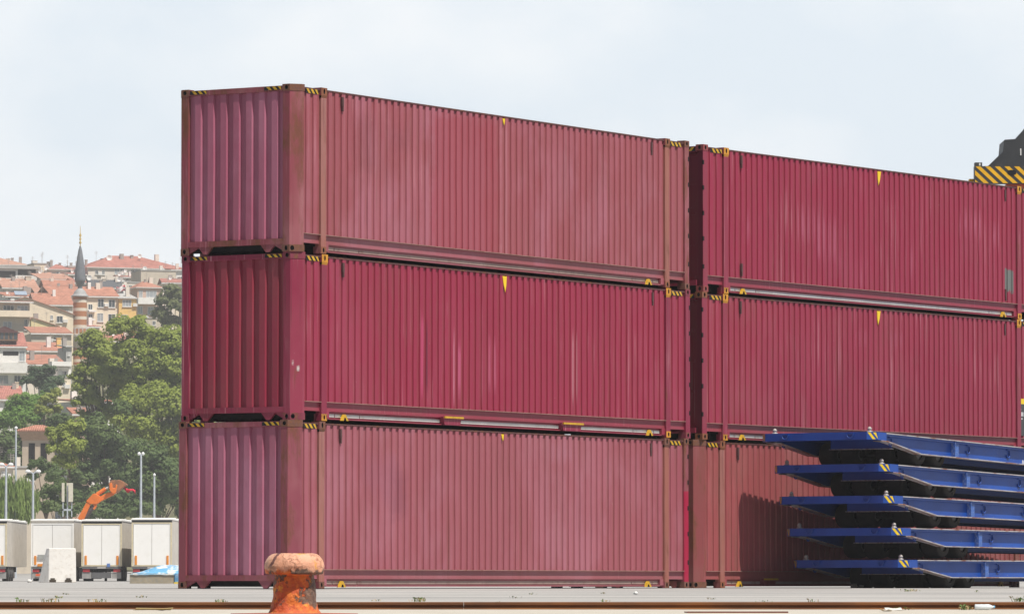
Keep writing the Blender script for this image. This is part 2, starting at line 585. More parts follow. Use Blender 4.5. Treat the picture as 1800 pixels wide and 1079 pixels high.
def container(label, origin, yaw, mat_wall, mat_frame, mat_cast, mat_cast40, front_first=True, marker=(0.14, 0.12), ledges=(), slots_low=False,
              repaint_post=None, markers=True, decal=None, pennant=0.3, mat_end=None, mat_strip=None, mat_post=None, worn_lugs=False):
    mat_post = mat_post or mat_frame
    mat_strip = mat_strip or M['silver']
    root = thing('shipping_container', label, 'shipping container', origin, yaw, 'maroon containers stacked in two rows')
    # when the door end comes first along the row, x runs from the doors: X() turns "front" coordinates into local ones
    fx = (lambda x: x) if front_first else (lambda x: CL - x)
    far = lambda p: (p[0], CW - p[1], p[2])

    def MBx(mirror_y):
        b = MB()
        fy = (lambda y: CW - y) if mirror_y else (lambda y: y)
        b.T = lambda p: (fx(p[0]), fy(p[1]), p[2])
        b.flip = (mirror_y != (not front_first))
        return b

    front_post = [(0.0, 0.14), (0.18, 0.0), (0.235, 0.0), (0.235, 0.06), (0.12, 0.16), (0.10, 0.28), (0.0, 0.28)]
    # order must be ccw seen from above: walk so that the outside is on the right
    front_post = front_post
    front_cast = [(-0.006, 0.135), (0.178, -0.006), (0.25, -0.006), (0.25, 0.16), (0.16, 0.29), (-0.006, 0.29)]
    rear_post = [(CL - 0.165, 0.0), (CL, 0.0), (CL, 0.02), (CL - 0.165, 0.02)]
    rear_cast = [(CL - 0.178, -0.006), (CL + 0.006, -0.006), (CL + 0.006, 0.165), (CL - 0.178, 0.165)]
    for my in (False, True):
        b = MBx(my)
        b.prism_z(front_post, 0.118, CH - 0.118)
        b.build('corner_post', mat_frame, root)
        b = MBx(my)
        if repaint_post and not my:
            b.prism_z(rear_post, 0.118, repaint_post[1], 1)
            b.prism_z(rear_post, repaint_post[1], CH - 0.118, 0)
            b.box(CL - 0.165, CL - 0.075, 0.0202, 0.16, 0.118, CH - 0.118)
            b.build('corner_post', [mat_frame, repaint_post[0]], root)
        else:
            b.prism_z(rear_post, 0.118, CH - 0.118)
            b.box(CL - 0.165, CL - 0.075, 0.0202, 0.16, 0.118, CH - 0.118)
            b.build('corner_post', mat_frame, root)
        for z0 in (0.0, CH - 0.118):
            oval = (0.5, 0.5, 0.032, 0.040, 0.05)
            b = MBx(my)
            b.prism_z(front_cast, z0, z0 + 0.118, 0, {0: (0.22, 0.5, 0.036, 0.042, 0.04), 5: (0.55, 0.5, 0.030, 0.042, 0.05)} if z0 == 0 else {5: (0.55, 0.5, 0.034, 0.036, 0.05)})
            b.build('corner_casting', [mat_cast, M['black']], root)
            b = MBx(my)
            b.prism_z(rear_cast, z0, z0 + 0.118, 0, {0: oval, 1: oval})
            b.build('corner_casting', [mat_cast, M['black']], root)
        for xc in (P40, CL - P40):
            b = MBx(my)
            b.box(xc - 0.082, xc + 0.082, 0.0, 0.12, 0.118, CH - 0.19)
            b.build('intermediate_post', mat_post, root)
            pl = [(xc - 0.095, -0.012), (xc + 0.095, -0.012), (xc + 0.095, 0.16), (xc - 0.095, 0.16)]
            b = MBx(my)
            b.prism_z(pl, CH - 0.145, CH - 0.012, 0, {0: (0.5, 0.52, 0.026, 0.048, 0.06)}, ms=2)
            # sloping lip below the upper casting
            b.add([(xc - .095, -.012, CH - .145), (xc + .095, -.012, CH - .145), (xc + .082, .0, CH - .19), (xc - .082, .0, CH - .19)], [(3, 2, 1, 0)], 0)
            b.build('intermediate_casting', [mat_cast40, M['black'], mat_frame], root)
            pl = [(xc - 0.085, -0.004), (xc + 0.085, -0.004), (xc + 0.085, 0.16), (xc - 0.085, 0.16)]
            b = MBx(my)
            b.prism_z(pl, 0.0, 0.118, 0, {0: (0.5, 0.5, 0.026, 0.042, 0.06)}, ms=2)
            b.build('intermediate_casting', [mat_cast40, M['black'], mat_frame], root)
        segs = ((0.236, P40 - 0.083), (P40 + 0.083, CL - P40 - 0.083), (CL - P40 + 0.083, CL - 0.166))
        b = MBx(my)
        for (xa, xb) in segs:
            pts = corr(xa, xb, 0.016, 0.042, 0.106, 0.0075, 0.090)
            n = len(pts)
            zs = (0.33, TOPZ)
            if not my:                                    # slight dents and warps in the sheet
                zs = (0.33, 0.95, 1.6, 2.2, TOPZ)
            v = []
            for z in zs:
                for (x, y) in pts:
                    dy = 0.0
                    dx = 0.0
                    if 0.33 < z < TOPZ:
                        q = (x * 1.3 + origin[2] * 3.1 + origin[0], z * 1.7, origin[2])
                        dy = 0.006 * noise.noise(q)
                        dx = 0.011 * noise.noise((q[0] * 1.6, q[1], 7.3 + q[2]))
                    v.append((x + dx, max(0.004, y + dy), z))
            b.add(v, [(j * n + i, j * n + i + 1, (j + 1) * n + i + 1, (j + 1) * n + i) for j in range(len(zs) - 1) for i in range(n - 1)], 0)
        b.build('side_wall', mat_wall, root)
        b = MBx(my)
        for (xa, xb) in ((0.25, P40 - 0.095), (P40 + 0.095, CL - P40 - 0.095), (CL - P40 + 0.095, CL - 0.178)):
            b.box(xa, xb, 0.010, 0.09, TOPZ, TOPZ + 0.026)
        b.build('top_rail', RAILTOP, root)
        b = MBx(my)
        for i, (xa, xb) in enumerate(segs):
            b.box(xa, xb, 0.0, 0.07, 0.317, 0.33, 1)                     # lip
            b.box(xa, xb, 0.045, 0.07, 0.18, 0.3168)                    # web
            b.box(xa, xb, 0.036, 0.11, 0.165, 0.1798)
            if i == 1:
                b.box(xa, xb, 0.085, 0.11, 0.05, 0.1648)
                b.box(xa, xb, 0.040, 0.11, 0.030, 0.0498)
                b.box(xa, xa + 0.12, 0.03, 0.0848, 0.05, 0.1648)
                b.box(xb - 0.12, xb, 0.03, 0.0848, 0.05, 0.1648)
        b.build('bottom_rail', [mat_wall, LIP], root)
        b = MBx(my)
        xa, xb = segs[1]
        cuts = [xa + 0.13, xa + 0.36, xa + 1.15, xb - 1.15, xb - 0.36, xb - 0.13]
        for k in range(len(cuts) - 1):
            b.box(cuts[k] + 0.012, cuts[k + 1] - 0.012, 0.074, 0.086, 0.074, 0.126)
        b.build('reflective_strip', mat_strip, root)
        if my:
            continue
        # yellow lashing lugs near the forty-foot posts
        for xc in ((P40 + 0.68, CL - P40 - 0.68) if not worn_lugs else (CL - P40 - 0.68,)):
            b = MBx(False)
            tri = [(-0.115, 0.0), (0.115, 0.0), (0.022, 0.11), (-0.022, 0.11)]
            ins = [(-0.045, 0.0), (0.045, 0.0), (0.02, 0.05), (-0.02, 0.05)]
            v = [(xc + p[0], 0.012, 0.018 + p[1]) for p in tri] + [(xc + p[0], 0.012, 0.018 + p[1]) for p in ins]
            v += [(xc + p[0], 0.06, 0.018 + p[1]) for p in tri] + [(xc + p[0], 0.06, 0.018 + p[1]) for p in ins]
            b.add(v, [(1, 2, 6, 5), (2, 3, 7, 6), (3, 0, 4, 7), (9, 10, 2, 1), (10, 11, 3, 2), (11, 8, 0, 3)], 0)
            b.add(v, [(5, 6, 14, 13), (6, 7, 15, 14), (7, 4, 12, 15), (12, 13, 14, 15)], 1)
            b.build('lashing_lug', [M['yellow'], M['black']], root)
        # small latches under the top rail
        for xc in (P40 + 0.60, CL - P40 - 0.60):
            for z1 in ([TOPZ - 0.06] + ([0.62] if slots_low else [])):
                b = MBx(False)
                b.box(xc - 0.018, xc + 0.03, -0.008, 0.030, z1 - 0.16, z1)
                b.box(xc - 0.01, xc + 0.022, -0.010, 0.028, z1 - 0.25, z1 - 0.1602)
                b.build('wall_latch', [rust_latch], root)
        for (xc, w_) in ledges:
            b = MBx(False)
            b.add([(xc - w_ / 2, -.02, .175), (xc + w_ / 2, -.02, .175), (xc + w_ / 2 - .05, -.02, .03), (xc - w_ / 2 + .05, -.02, .03),
                   (xc - w_ / 2, .084, .175), (xc + w_ / 2, .084, .175), (xc + w_ / 2 - .05, .084, .03), (xc - w_ / 2 + .05, .084, .03)],
                  [(3, 2, 1, 0), (0, 1, 5, 4), (1, 2, 6, 5), (2, 3, 7, 6), (3, 0, 4, 7)], 0)
            b.box(xc - w_ / 2 + .02, xc + w_ / 2 + .03, -.05, -.021, .15, .185, 1)
            b.build('pocket_ledge', [mat_frame, M['yellow']], root)
        # hanging yellow pennant mark at the middle of the side
        if pennant:
            b = MBx(False)
            xc = CL / 2 - 0.02
            g_ = .62 if pennant < .2 else 1.0
            b.add([(xc + u_ * g_, yy_, TOPZ - v_) for yy_ in (.008, .02) for (u_, v_) in ((-.07, .02), (.075, .02), (.06, pennant * .6), (.03, pennant), (-.03, pennant * .55))],
                  [(4, 3, 2, 1, 0), (0, 1, 6, 5), (1, 2, 7, 6), (2, 3, 8, 7), (3, 4, 9, 8), (4, 0, 5, 9)], 0)
            b.flip = not b.flip
            b.build('yellow_marker', M['yellow_bright'], root)
        # hazard bars on the end bays of the side
        for (xa, xb) in ((0.30, 0.70), (CL - 0.72, CL - 0.28)):
            b = MBx(False)
            hazard(b, xb - xa, 0.085, 3, 0.9 if front_first else -0.9, lambda u, v, o, xa=xa: (xa + u, 0.013 - o, TOPZ - .075 + v))
            b.build('hazard_stripe', [M['black'], M['yellow']], root)
    # front (closed) end
    b = MBx(False)
    pts = corr(0.28, CW - 0.28, 0.018, 0.066, 0.118, 0.020, 0.108)
    n = len(pts)
    zs = (0.23, 0.9, 1.6, 2.3, CH - 0.116)
    v = [(y + (0.003 * noise.noise((x * 2, z * 2, origin[2])) if 0.3 < z < 2.7 else 0), x + (0.006 * noise.noise((x * 2, z * 2, 5 + origin[2])) if 0.3 < z < 2.7 else 0), z) for z in zs for (x, y) in pts]
    b.flip = not b.flip
    b.add(v, [(j * n + i, j * n + i + 1, (j + 1) * n + i + 1, (j + 1) * n + i) for j in range(len(zs) - 1) for i in range(n - 1)], 0)
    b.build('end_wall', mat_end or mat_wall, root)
    b = MBx(False)
    b.box(0.0, 0.09, 0.291, CW - 0.291, CH - 0.115, CH - 0.025)
    b.build('end_header', mat_frame, root)
    b = MBx(False)
    b.box(0.0, 0.09, 0.281, CW - 0.281, 0.13, 0.2298)
    for yc in (0.62, CW - 0.62):                                         # hanging lugs below the sill
        b.add([(0.01, yc - .17, .1298), (0.01, yc + .13, .1298), (0.01, yc + .02, .0), (0.01, yc - .05, .0),
               (0.06, yc - .17, .1298), (0.06, yc + .13, .1298), (0.06, yc + .02, .0), (0.06, yc - .05, .0)],
              [(0, 1, 2, 3), (7, 6, 5, 4), (1, 0, 4, 5), (2, 1, 5, 6), (3, 2, 6, 7), (0, 3, 7, 4)], 0)
    for s_ in (0, 1):                                                    # corner gussets
        q = [(0.291, 0.1298), (0.291, 0.02), (0.50, 0.1298)]
        q = [(y if s_ == 0 else CW - y, z) for (y, z) in q]
        b.prism(q if s_ else q[::-1], lambda p, t: (t, p[0], p[1]), 0.02, 0.06)
    b.build('end_sill', mat_frame, root)
    for y0 in (0.31, CW - 0.31 - 0.36):
        b = MBx(False)
        hazard(b, 0.36, 0.062, 3, -0.9, lambda u, v, o, y0=y0: (-o, y0 + u, CH - .095 + v))
        b.flip = True
        for i in range(len(b.f)):
            b.f[i] = b.f[i][::-1]
        b.build('hazard_stripe', [M['black'], M['yellow']], root)
    # door end
    for k in (0, 1):
        y0, y1 = (0.165, CW / 2 - 0.004) if k == 0 else (CW / 2 + 0.004, CW - 0.165)
        b = MBx(False)
        b.box(CL - 0.15, CL - 0.10, y0, y1, 0.24, CH - 0.16)
        for z in (0.24, 0.9, 1.5, 2.1, 2.64):
            b.box(CL - 0.0998, CL - 0.085, y0 + 0.06, y1 - 0.06, z + .02, z + .08)
        dr = b.build('door', mat_wall, root)
        for yy in (y0 + 0.25, y1 - 0.25):
            b = MBx(False)
            b.tube((CL - 0.068, yy, 0.16), (CL - 0.068, yy, CH - 0.12), 0.016, n=8)
            b.build('lock_rod', M['rustbrown'], dr)
        for z in (0.45, 1.0, 1.5, 2.0, 2.5):
            yy = -0.003 if k == 0 else CW - 0.021
            b = MBx(False)
            b.box(CL - 0.04, CL + 0.002, yy, yy + 0.024, z, z + 0.085)
            b.build('hinge_notch', M['dark'], dr)  # dark box painted in for the shaded notch in the post lip
    b = MBx(False)
    b.box(CL - 0.1, CL, 0.166, CW - 0.166, CH - 0.155, CH - 0.03)
    b.build('end_header', mat_frame, root)
    b = MBx(False)
    b.box(CL - 0.1, CL, 0.166, CW - 0.166, 0.13, 0.235)
    b.build('end_sill', mat_frame, root)
    for y0 in (0.18, CW - 0.18 - 0.4):
        b = MBx(False)
        hazard(b, 0.4, 0.085, 3, 0.9, lambda u, v, o, y0=y0: (CL + o, y0 + u, CH - .13 + v))
        b.build('hazard_stripe', [M['black'], M['yellow']], root)
    # roof and floor
    b = MBx(False)
    b.box(0.095, CL - 0.11, 0.092, CW - 0.092, TOPZ - 0.01, TOPZ + 0.014)
    b.build('roof', mat_wall, root)
    b = MBx(False)
    b.box(0.1, CL - 0.11, 0.115, CW - 0.115, 0.20, 0.31)
    b.box(0.12, 0.14, 0.30, CW - 0.30, 0.03, 0.1998)  # dark plate added to block the sky glimpse below the end sill
    b.box(CL - 0.60, CL - 0.55, 0.20, CW - 0.20, 0.02, 0.1998)
    for i in range(40):
        x = 0.95 + i * 0.30
        b.box(x, x + 0.05, 0.115, CW - 0.115, 0.09, 0.1998)
    b.build('floor', M['dark'], root)
    if decal:
        decal(root)
    return root


LIP = rusty('worn rail lip', (0.30, 0.17, 0.15), .45, 6, seed=7, c1=(.24, .12, .07), c2=(.14, .06, .045))
RAILTOP = rusty('grimy top rail', (0.10, 0.04, 0.042), .5, 5, seed=8)
rust_latch = simple('latch steel', (0.10, 0.05, 0.05), 0.6, 0.3)


def srange(px0, px1, o, yaw):                          # distance along a side plane seen at a pixel
    r = []
    for px in (px0, px1):
        k = (px - 900) / F_PX
        r.append((k * o[1] - o[0]) / (math.cos(yaw) - k * math.sin(yaw)))
    return r


YL, YR = R(58.49), R(55.7)
OL = Vector((-3.718, 88.692, 0))
cL, sL = math.cos(YL), math.sin(YL)
ol = lambda s, z: (OL.x + cL * s, OL.y + sL * s, z)
OT, OM, OB = ol(0.0, 2 * CH + .004), ol(0.03, CH + .002), ol(-0.04, 0)
RT, RM, RB = (3.752, 101.07, 2 * CH + .004), (3.728, 101.03, CH + .002), (3.662, 100.96, 0)


def pz(py, Y):
    return CAM_Z + (HOR - py) * Y / F_PX


def pat(px0, px1, py0, py1, o, yaw, col, amt, ridge=True):
    a, b = srange(px0, px1, o, yaw)
    Y = o[1] + math.sin(yaw) * (a + b) / 2
    return (a, b, pz(py1, Y) - o[2], pz(py0, Y) - o[2], col, amt, ridge)


GREY = (0.15, 0.16, 0.15)
PINK = (0.40, 0.10, 0.16)
DK = (0.17, 0.045, 0.055)
p_top = [pat(622, 668, 205, 300, OT, YL, DK, .22, False), pat(680, 722, 225, 262, OT, YL, DK, .22, False), pat(876, 893, 215, 455, OT, YL, (0.42, 0.16, 0.19), .6),
         pat(756, 772, 330, 425, OT, YL, (.36, .05, .09), .5), pat(762, 878, 200, 450, OT, YL, (.31, .05, .07), .6, False)]
p_mid = [pat(746, 753, 570, 690, OM, YL, (.10, .012, .03), .7, True), pat(741, 746, 560, 690, OM, YL, (.5, .06, .16), .7), pat(798, 803, 590, 700, OM, YL, (.55, .22, .30), .8),
         pat(806, 812, 610, 690, OM, YL, (.5, .10, .2), .6), pat(845, 849, 540, 700, OM, YL, (.55, .16, .24), .7), pat(856, 873, 600, 680, OM, YL, (.48, .12, .2), .5), pat(1007, 1016, 590, 700, OM, YL, (.5, .25, .28), .5)]
p_bot = [pat(640, 700, 800, 870, OB, YL, (.31, .11, .16), .35, False), pat(690, 715, 830, 910, OB, YL, (.2, .06, .09), .4, False), pat(965, 1010, 790, 802, OB, YL, (.36, .15, .2), .7), pat(1200, 1212, 840, 850, OB, YL, DK, .1)]
p_rt = [pat(1769, 1784, 474, 512, RT, YR, GREY, 1.0, False), pat(1405, 1436, 370, 420, RT, YR, PINK, .55), pat(1436, 1475, 385, 450, RT, YR, PINK, .55), pat(1686, 1692, 383, 410, RT, YR, PINK, .6), pat(1694, 1727, 374, 410, RT, YR, PINK, .65),
        pat(1600, 1612, 440, 490, RT, YR, PINK, .4), pat(1314, 1320, 380, 420, RT, YR, PINK, .4), pat(1515, 1522, 470, 510, RT, YR, PINK, .4), pat(1746, 1760, 400, 430, RT, YR, PINK, .6)]
p_rm = [pat(1505, 1527, 588, 600, RM, YR, PINK, .5), pat(1567, 1590, 592, 606, RM, YR, PINK, .5), pat(1450, 1458, 610, 622, RM, YR, PINK, .4)]

CRIM, CRIMF = (0.285, 0.018, 0.055), (0.31, 0.036, 0.077)
W_T = paint('faded maroon', (0.315, 0.077, 0.098), (0.37, 0.120, 0.160), .6, .10, .45, 1, .45, p_top, .0, recess=.35)
F_T = paint('faded maroon frame', (0.25, 0.055, 0.075), (0.33, 0.12, 0.135), .5, .66, .6, 1.5, .5, (), .25)
W_M = paint('crimson', CRIM, CRIMF, .35, .0, .55, 2, .42, p_mid, 0, recess=.25)
F_M = paint('crimson frame', (0.23, 0.022, 0.055), (0.30, 0.05, 0.085), .35, .34, .9, 2.5, .45, [(.10, .132, .82, .885, (.62, .58, .56), .92, False), (.03, .047, .945, .985, (.62, .58, .56), .92, False)], .1)
W_B = paint('faded mauve', (0.32, 0.088, 0.114), (0.37, 0.13, 0.17), .65, .06, .3, 3, .45, p_bot, .0, recess=.35)
F_B = paint('faded mauve frame', (0.25, 0.06, 0.085), (0.33, 0.12, 0.14), .5, .62, .6, 3.5, .5, (), .2)
W_RT = paint('bright crimson', (0.285, 0.018, 0.055), (0.305, 0.034, 0.076), .35, .0, .5, 4, .42, p_rt, 0, recess=.2)
W_RM = paint('weathered crimson', (0.29, 0.022, 0.056), (0.31, 0.044, 0.074), .45, .0, .55, 5, .42, p_rm, .08, recess=.4)
F_R = paint('crimson frame right', (0.25, 0.03, 0.06), (0.33, 0.085, 0.11), .45, .34, .8, 4.5, .45, (), .1)
W_RB = paint('brown maroon', (0.32, 0.078, 0.085), (0.36, 0.12, 0.12), .5, .16, .35, 6, .5, (), .3, recess=.7)
F_RB = paint('brown maroon frame', (0.25, 0.06, 0.065), (0.27, 0.10, 0.10), .5, .6, .5, 6.5, .55, (), .35)
P_T = paint('rust tinted post', (0.31, 0.115, 0.09), (0.33, 0.145, 0.13), .5, .5, .8, 11, .5, (), .25)
W_TE = paint('purplish maroon end', (0.36, 0.105, 0.165), (0.43, 0.16, 0.235), .6, .10, .3, 9, .4, (), .05)  # end walls: paler and more purple than their side walls
W_BE = paint('purplish mauve end', (0.36, 0.11, 0.17), (0.42, 0.165, 0.24), .6, .08, .3, 10, .4, (), .04)
C_RUST = rusty('rusted casting', (0.17, 0.075, 0.06), .65, 9, seed=1)
C_YEL = rusty('yellow casting', (0.58, 0.27, 0.03), .35, 9, seed=2)
C_BRN = rusty('brown casting', (0.24, 0.09, 0.045), .5, 9, seed=3)
BRIGHT = paint('fresh crimson touch-up', (0.36, 0.016, 0.055), (0.36, 0.02, 0.06), .3, 0, .3, 8, .4)


def warning_decal(root):
    o, n = RM, 'warning_placard'
    x0 = srange(1794, 1800, RM, YR)[0]
    z1 = pz(701, 111.8) - RM[2]
    b = MB()
    b.box(x0, x0 + 0.42, 0.006, 0.016, z1 - 0.115, z1, 1)
    b.box(x0, x0 + 0.42, 0.006, 0.016, z1 - 0.80, z1 - 0.1152, 0)
    for (u, v, w_, h_) in ((.05, -.38, .05, .09), (.12, -.38, .02, .09), (.05, -.45, .05, .03), (.02, -.17, .012, .02), (.03, -.25, .012, .02), (.2, -.38, .12, .03), (.2, -.45, .12, .03)):
        b.box(x0 + u, x0 + u + w_, 0.003, 0.0058, z1 + v, z1 + v + h_, 2)
    b.build(n, [simple('placard grey', (0.055, 0.058, 0.06), .5), M['yellow_bright'], simple('placard white', (.7, .7, .68), .5)], root)


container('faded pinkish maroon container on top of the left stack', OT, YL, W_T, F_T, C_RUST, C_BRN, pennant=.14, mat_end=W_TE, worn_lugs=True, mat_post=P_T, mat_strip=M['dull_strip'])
container('dark crimson container between two faded ones in the left stack', OM, YL, W_M, F_M, rusty('crimson casting', (0.21, 0.035, 0.06), .38, 9, seed=5), C_YEL, mat_end=None, ledges=((5.0, .62), (9.2, .72)), pennant=.31)
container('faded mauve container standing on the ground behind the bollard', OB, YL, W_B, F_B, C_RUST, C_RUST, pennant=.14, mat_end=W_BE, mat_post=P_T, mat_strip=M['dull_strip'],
          repaint_post=(BRIGHT, 1.87))
container('bright crimson container with a grey patch topping the right stack', RT, YR, W_RT, F_R, rusty('red casting', (0.26, 0.06, 0.06), .3, 9, seed=6), C_YEL, front_first=False, slots_low=True, pennant=.31)
container('crimson container with a black placard, middle of the right stack', RM, YR, W_RM, F_R, C_BRN, C_YEL, front_first=False, ledges=((6.5, .62),), pennant=.31, decal=warning_decal)
container('brownish maroon container on the ground behind the blue trailers', RB, YR, W_RB, F_RB, C_RUST, C_BRN, ledges=((2.6, .5), (9.4, .5)), pennant=.14, mat_post=P_T, mat_strip=M['dull_strip'])

# ---------------------------------------------------------------- blue roll trailers
BLUE = new_mat('trailer blue')
t = NT(BLUE)
c = t.mix(t.ramp(t.noise(1.2, 5, .6), .3, .7), (0.004, 0.044, 0.26), (0.008, 0.074, 0.38))
c = t.mix(t.ramp(t.noise(22, 4, .65, (1, 1, 1), (2, 2, 2)), .66, .74, 0, .7), c, (0.28, 0.27, 0.27))
c = t.mix(t.ramp(t.noise(2.5, 6, .7, (.6, 1, 1), (7, 2, 2)), .62, .78, 0, .16), c, (0.09, 0.09, 0.10))
t.bump(t.noise(9, 4), .25, .004)
t.fin(c, .42, .5)
WORN = new_mat('worn flange edge')
t = NT(WORN)
wv = t.noise(2.2, 7, .7, (.9, 6, 6))
c = t.mix(t.ramp(wv, .36, .46), (0.02, 0.06, 0.26), (0.42, 0.41, 0.42))
c = t.mix(t.ramp(t.noise(4, 6, .7, (.6, 4, 4), (3, 1, 1)), .5, .6), c, (0.24, 0.10, 0.05))
t.fin(c, .55, .4)
RUBBER = simple('dusty tyre rubber', (0.042, 0.040, 0.038), .85, .2, dirt=((0.06, 0.055, 0.05), .6), scale=8)
HUB = simple('wheel hub grey', (0.13, 0.13, 0.135), .6, .3, dirt=((0.03, 0.025, 0.02), .5))
LBLUE = simple('chalky blue end plate', (0.05, 0.13, 0.42), .5, .4, dirt=((0.5, 0.5, 0.5), .55), scale=12)
CONE = simple('scraped cone', (0.42, 0.39, 0.36), .5, .4, .2, 30, dirt=((0.12, 0.06, 0.04), .8))
SKIRT = simple('dusty grey blue plate', (0.16, 0.17, 0.20), .55, .4, .2, 2.0, dirt=((0.03, 0.06, 0.2), .7))
FRAMEWHITE = simple('lettering white', (.72, .72, .72), .5)
TW, TH = 2.70, 0.565
YT = R(53.1)


def girder_poly():
    return [(0.26, 0.0), (0.26, -0.15), (0.5, -0.16), (1.72, -0.352), (12.3, -0.352), (12.3, 0.0)]


def roll_trailer(label, origin, pitch):
    root = thing('roll_trailer', label, 'roll trailer', origin, YT, 'blue roll trailers piled in a stack')
    root.rotation_euler = Matrix.Rotation(YT, 3, 'Z').to_4x4().to_3x3().to_euler()
    root.rotation_euler = (Matrix.Rotation(YT, 3, 'Z') @ Matrix.Rotation(pitch, 3, 'Y')).to_euler()
    a, bl = 0.165, 0.155
    # deck plate with cut corners
    b = MB()
    b.prism_z([(0.03, a + .02), (bl + .02, .03), (12.28, .03), (12.28, TW - .03), (bl + .02, TW - .03), (0.03, TW - a - .02)], -0.06, -0.012)
    b.build('deck', BLUE, root)
    # front beam with chamfered ends
    b = MB()
    out_ = [(0.0, a), (bl, 0.0), (bl + .305, 0.0), (bl + .305, .03), (bl + .04, .06), (.06, a + .04), (.06, TW - a - .04), (bl + .04, TW - .06), (bl + .305, TW - .03), (bl + .305, TW), (bl, TW), (0.0, TW - a)]
    b.prism_z(out_[::1], -0.152, 0.0)
    b.build('end_beam', BLUE, root)
    for my in (False, True):
        b = MB()
        if my:
            b.T = lambda p: (p[0], TW - p[1], p[2])
            b.flip = True
        # web
        pw = [(0.44, -.02), (0.44, -.15), (1.74, -.333), (12.28, -.333), (12.28, -.02)]
        b.prism(pw, lambda p, tt: (p[0], tt, p[1]), 0.115, 0.13)
        # end plate and stiffeners
        b.box(0.44, 0.462, 0.002, 0.1148, -.16, -.022, 0)
        for xs_ in (3.0, 6.2, 9.4):
            b.box(xs_, xs_ + .012, 0.012, 0.1148, -.333, -.020, 2)
            b.box(xs_ + .012, xs_ + .19, 0.05, 0.1148, -.333, -.020, 2)
        # flanges
        b.box(bl + .3052, 12.3, 0.0, 0.20, -.018, 0.0, 1)
        path = [(0.28, -.1522), (0.52, -.1525), (1.74, -.334), (12.3, -.334)]
        for (p, q) in zip(path, path[1:]):
            v = []
            for (x, z) in (p, q):
                v += [(x, 0.0, z), (x, 0.20, z), (x, 0.20, z - .018), (x, 0.0, z - .018)]
            b.add(v, [(0, 1, 5, 4), (2, 3, 7, 6), (3, 0, 4, 7), (1, 2, 6, 5)], 1)
        g = b.build('side_girder', [BLUE, WORN, LBLUE], root)
        for xr in (0.75, 3.62, 5.15, 6.8):
            rb = MB()
            yb = 0.098 if not my else TW - 0.098
            N = 10
            pr = [(xr + 0.062 * math.cos(R(200) + R(260) * i / N) , yb, -.15 + 0.085 * math.sin(R(200) + R(260) * i / N)) for i in range(N + 1)]
            for p, q in zip(pr, pr[1:]):
                rb.tube(p, q, .014, n=6)
            rb.box(xr - .05, xr + .05, yb - .012, yb + .012, -.085, -.06)
            rb.build('lashing_ring', BLUE, g)
    for yr in (0.54, 2.06):
        rb = MB()
        pr = [(-.022, yr + 0.075 * math.cos(R(180 + 180 * i / 10)), -.035 + 0.085 * math.sin(R(180 + 180 * i / 10))) for i in range(11)]
        for p, q in zip(pr, pr[1:]):
            rb.tube(p, q, .013, n=6)
        rb.box(-.03, -.001, yr - .09, yr + .09, -.045, -.02)
        rb.build('lashing_ring', BLUE, root)
    for x0, z0 in ((0.95, -.272), (3.3, -.30), (5.5, -.3), (8, -.3), (10.5, -.3)):
        b = MB()
        ye = 1.62 if x0 < 1 else TW - .2
        b.box(x0, x0 + .02, .2, ye, z0, -.062)
        b.box(x0 - .06, x0 + .08, .2, ye, z0 - .012, z0, 1)
        b.build('cross_beam', [BLUE, WORN], root)
    for yi in (.75, TW - .77):
        b = MB()
        b.box(3.33, 12.2, yi, yi + .02, -.405, -.062)
        b.box(3.33, 12.2, yi - .06, yi + .08, -.42, -.4052)
        b.build('inner_girder', BLUE, root)
    # stripes on the chamfers
    for my in (False, True):
        b = MB()
        p0, p1 = Vector((0, a, 0)), Vector((bl, 0, 0))
        if my:
            p0, p1 = Vector((bl, TW, 0)), Vector((0, TW - a, 0))
        d = (p1 - p0)
        u_ = d.normalized()
        n_ = Vector((u_.y, -u_.x, 0))
        hazard(b, d.length, .142, 2, 0.75, lambda u, v, o: tuple(p0 + u_ * u + n_ * o + Vector((0, 0, -.147 + v))))
        b.build('hazard_stripe', [BLUE, M['yellow_bright']], root)
    # stacking cones
    for yc in (0.20, TW - 0.28):
        b = MB()
        b.lathe([(.058, 0), (.06, .02), (.035, .03), (.034, .045), (.046, .055), (.042, .078), (.018, .105), (.0, .11)], 10, 0, (.16, yc, 0))
        b.build('stacking_cone', CONE, root)
    # axles and wheels
    for xa in (2.02, 2.74):
        b = MB()
        b.tube((xa, .3, -TH + .245), (xa, TW - .3, -TH + .245), .06, n=10)
        b.box(xa - .1, xa + .1, 1.18, 1.26, -.34, -.06)
        b.box(xa - .1, xa + .1, TW - 1.26, TW - 1.18, -.34, -.06)
        b.build('axle', M['dark'], root)
        for yc in (0.42, 0.93, TW - 0.93, TW - 0.42):
            b = MB()
            wdt = .19
            prof = [(.12, -wdt), (.215, -wdt), (.238, -wdt + .03), (.243, -wdt * .4), (.243, wdt * .4), (.238, wdt - .03), (.215, wdt), (.12, wdt)]
            b.lathe(prof, 28, 0, (0, 0, 0), True, lambda p: (p[0], p[2], p[1]))
            b.f = [f[::-1] for f in b.f]
            wh = b.build('wheel', RUBBER, root, (xa, yc, -TH + .243 - .0))
            b = MB()
            b.lathe([(.0, -wdt + .01), (.05, -wdt + .005), (.06, -wdt + .03), (.118, -wdt + .035), (.12, 0), (.118, wdt - .035), (.06, wdt - .03), (.05, wdt - .005), (.0, wdt - .01)], 18, 0, (0, 0, 0), True, lambda p: (p[0], p[2], p[1]))
            b.f = [f[::-1] for f in b.f]
            b.build('hub', HUB, wh)
    # support legs at the far end
    for yy in (.5, TW - .5):
        b = MB()
        b.box(11.2, 11.4, yy - .08, yy + .08, -.56 - 9.0 * math.tan(0) + .02, -.34)
        b.build('support_leg', BLUE, root)
    return root


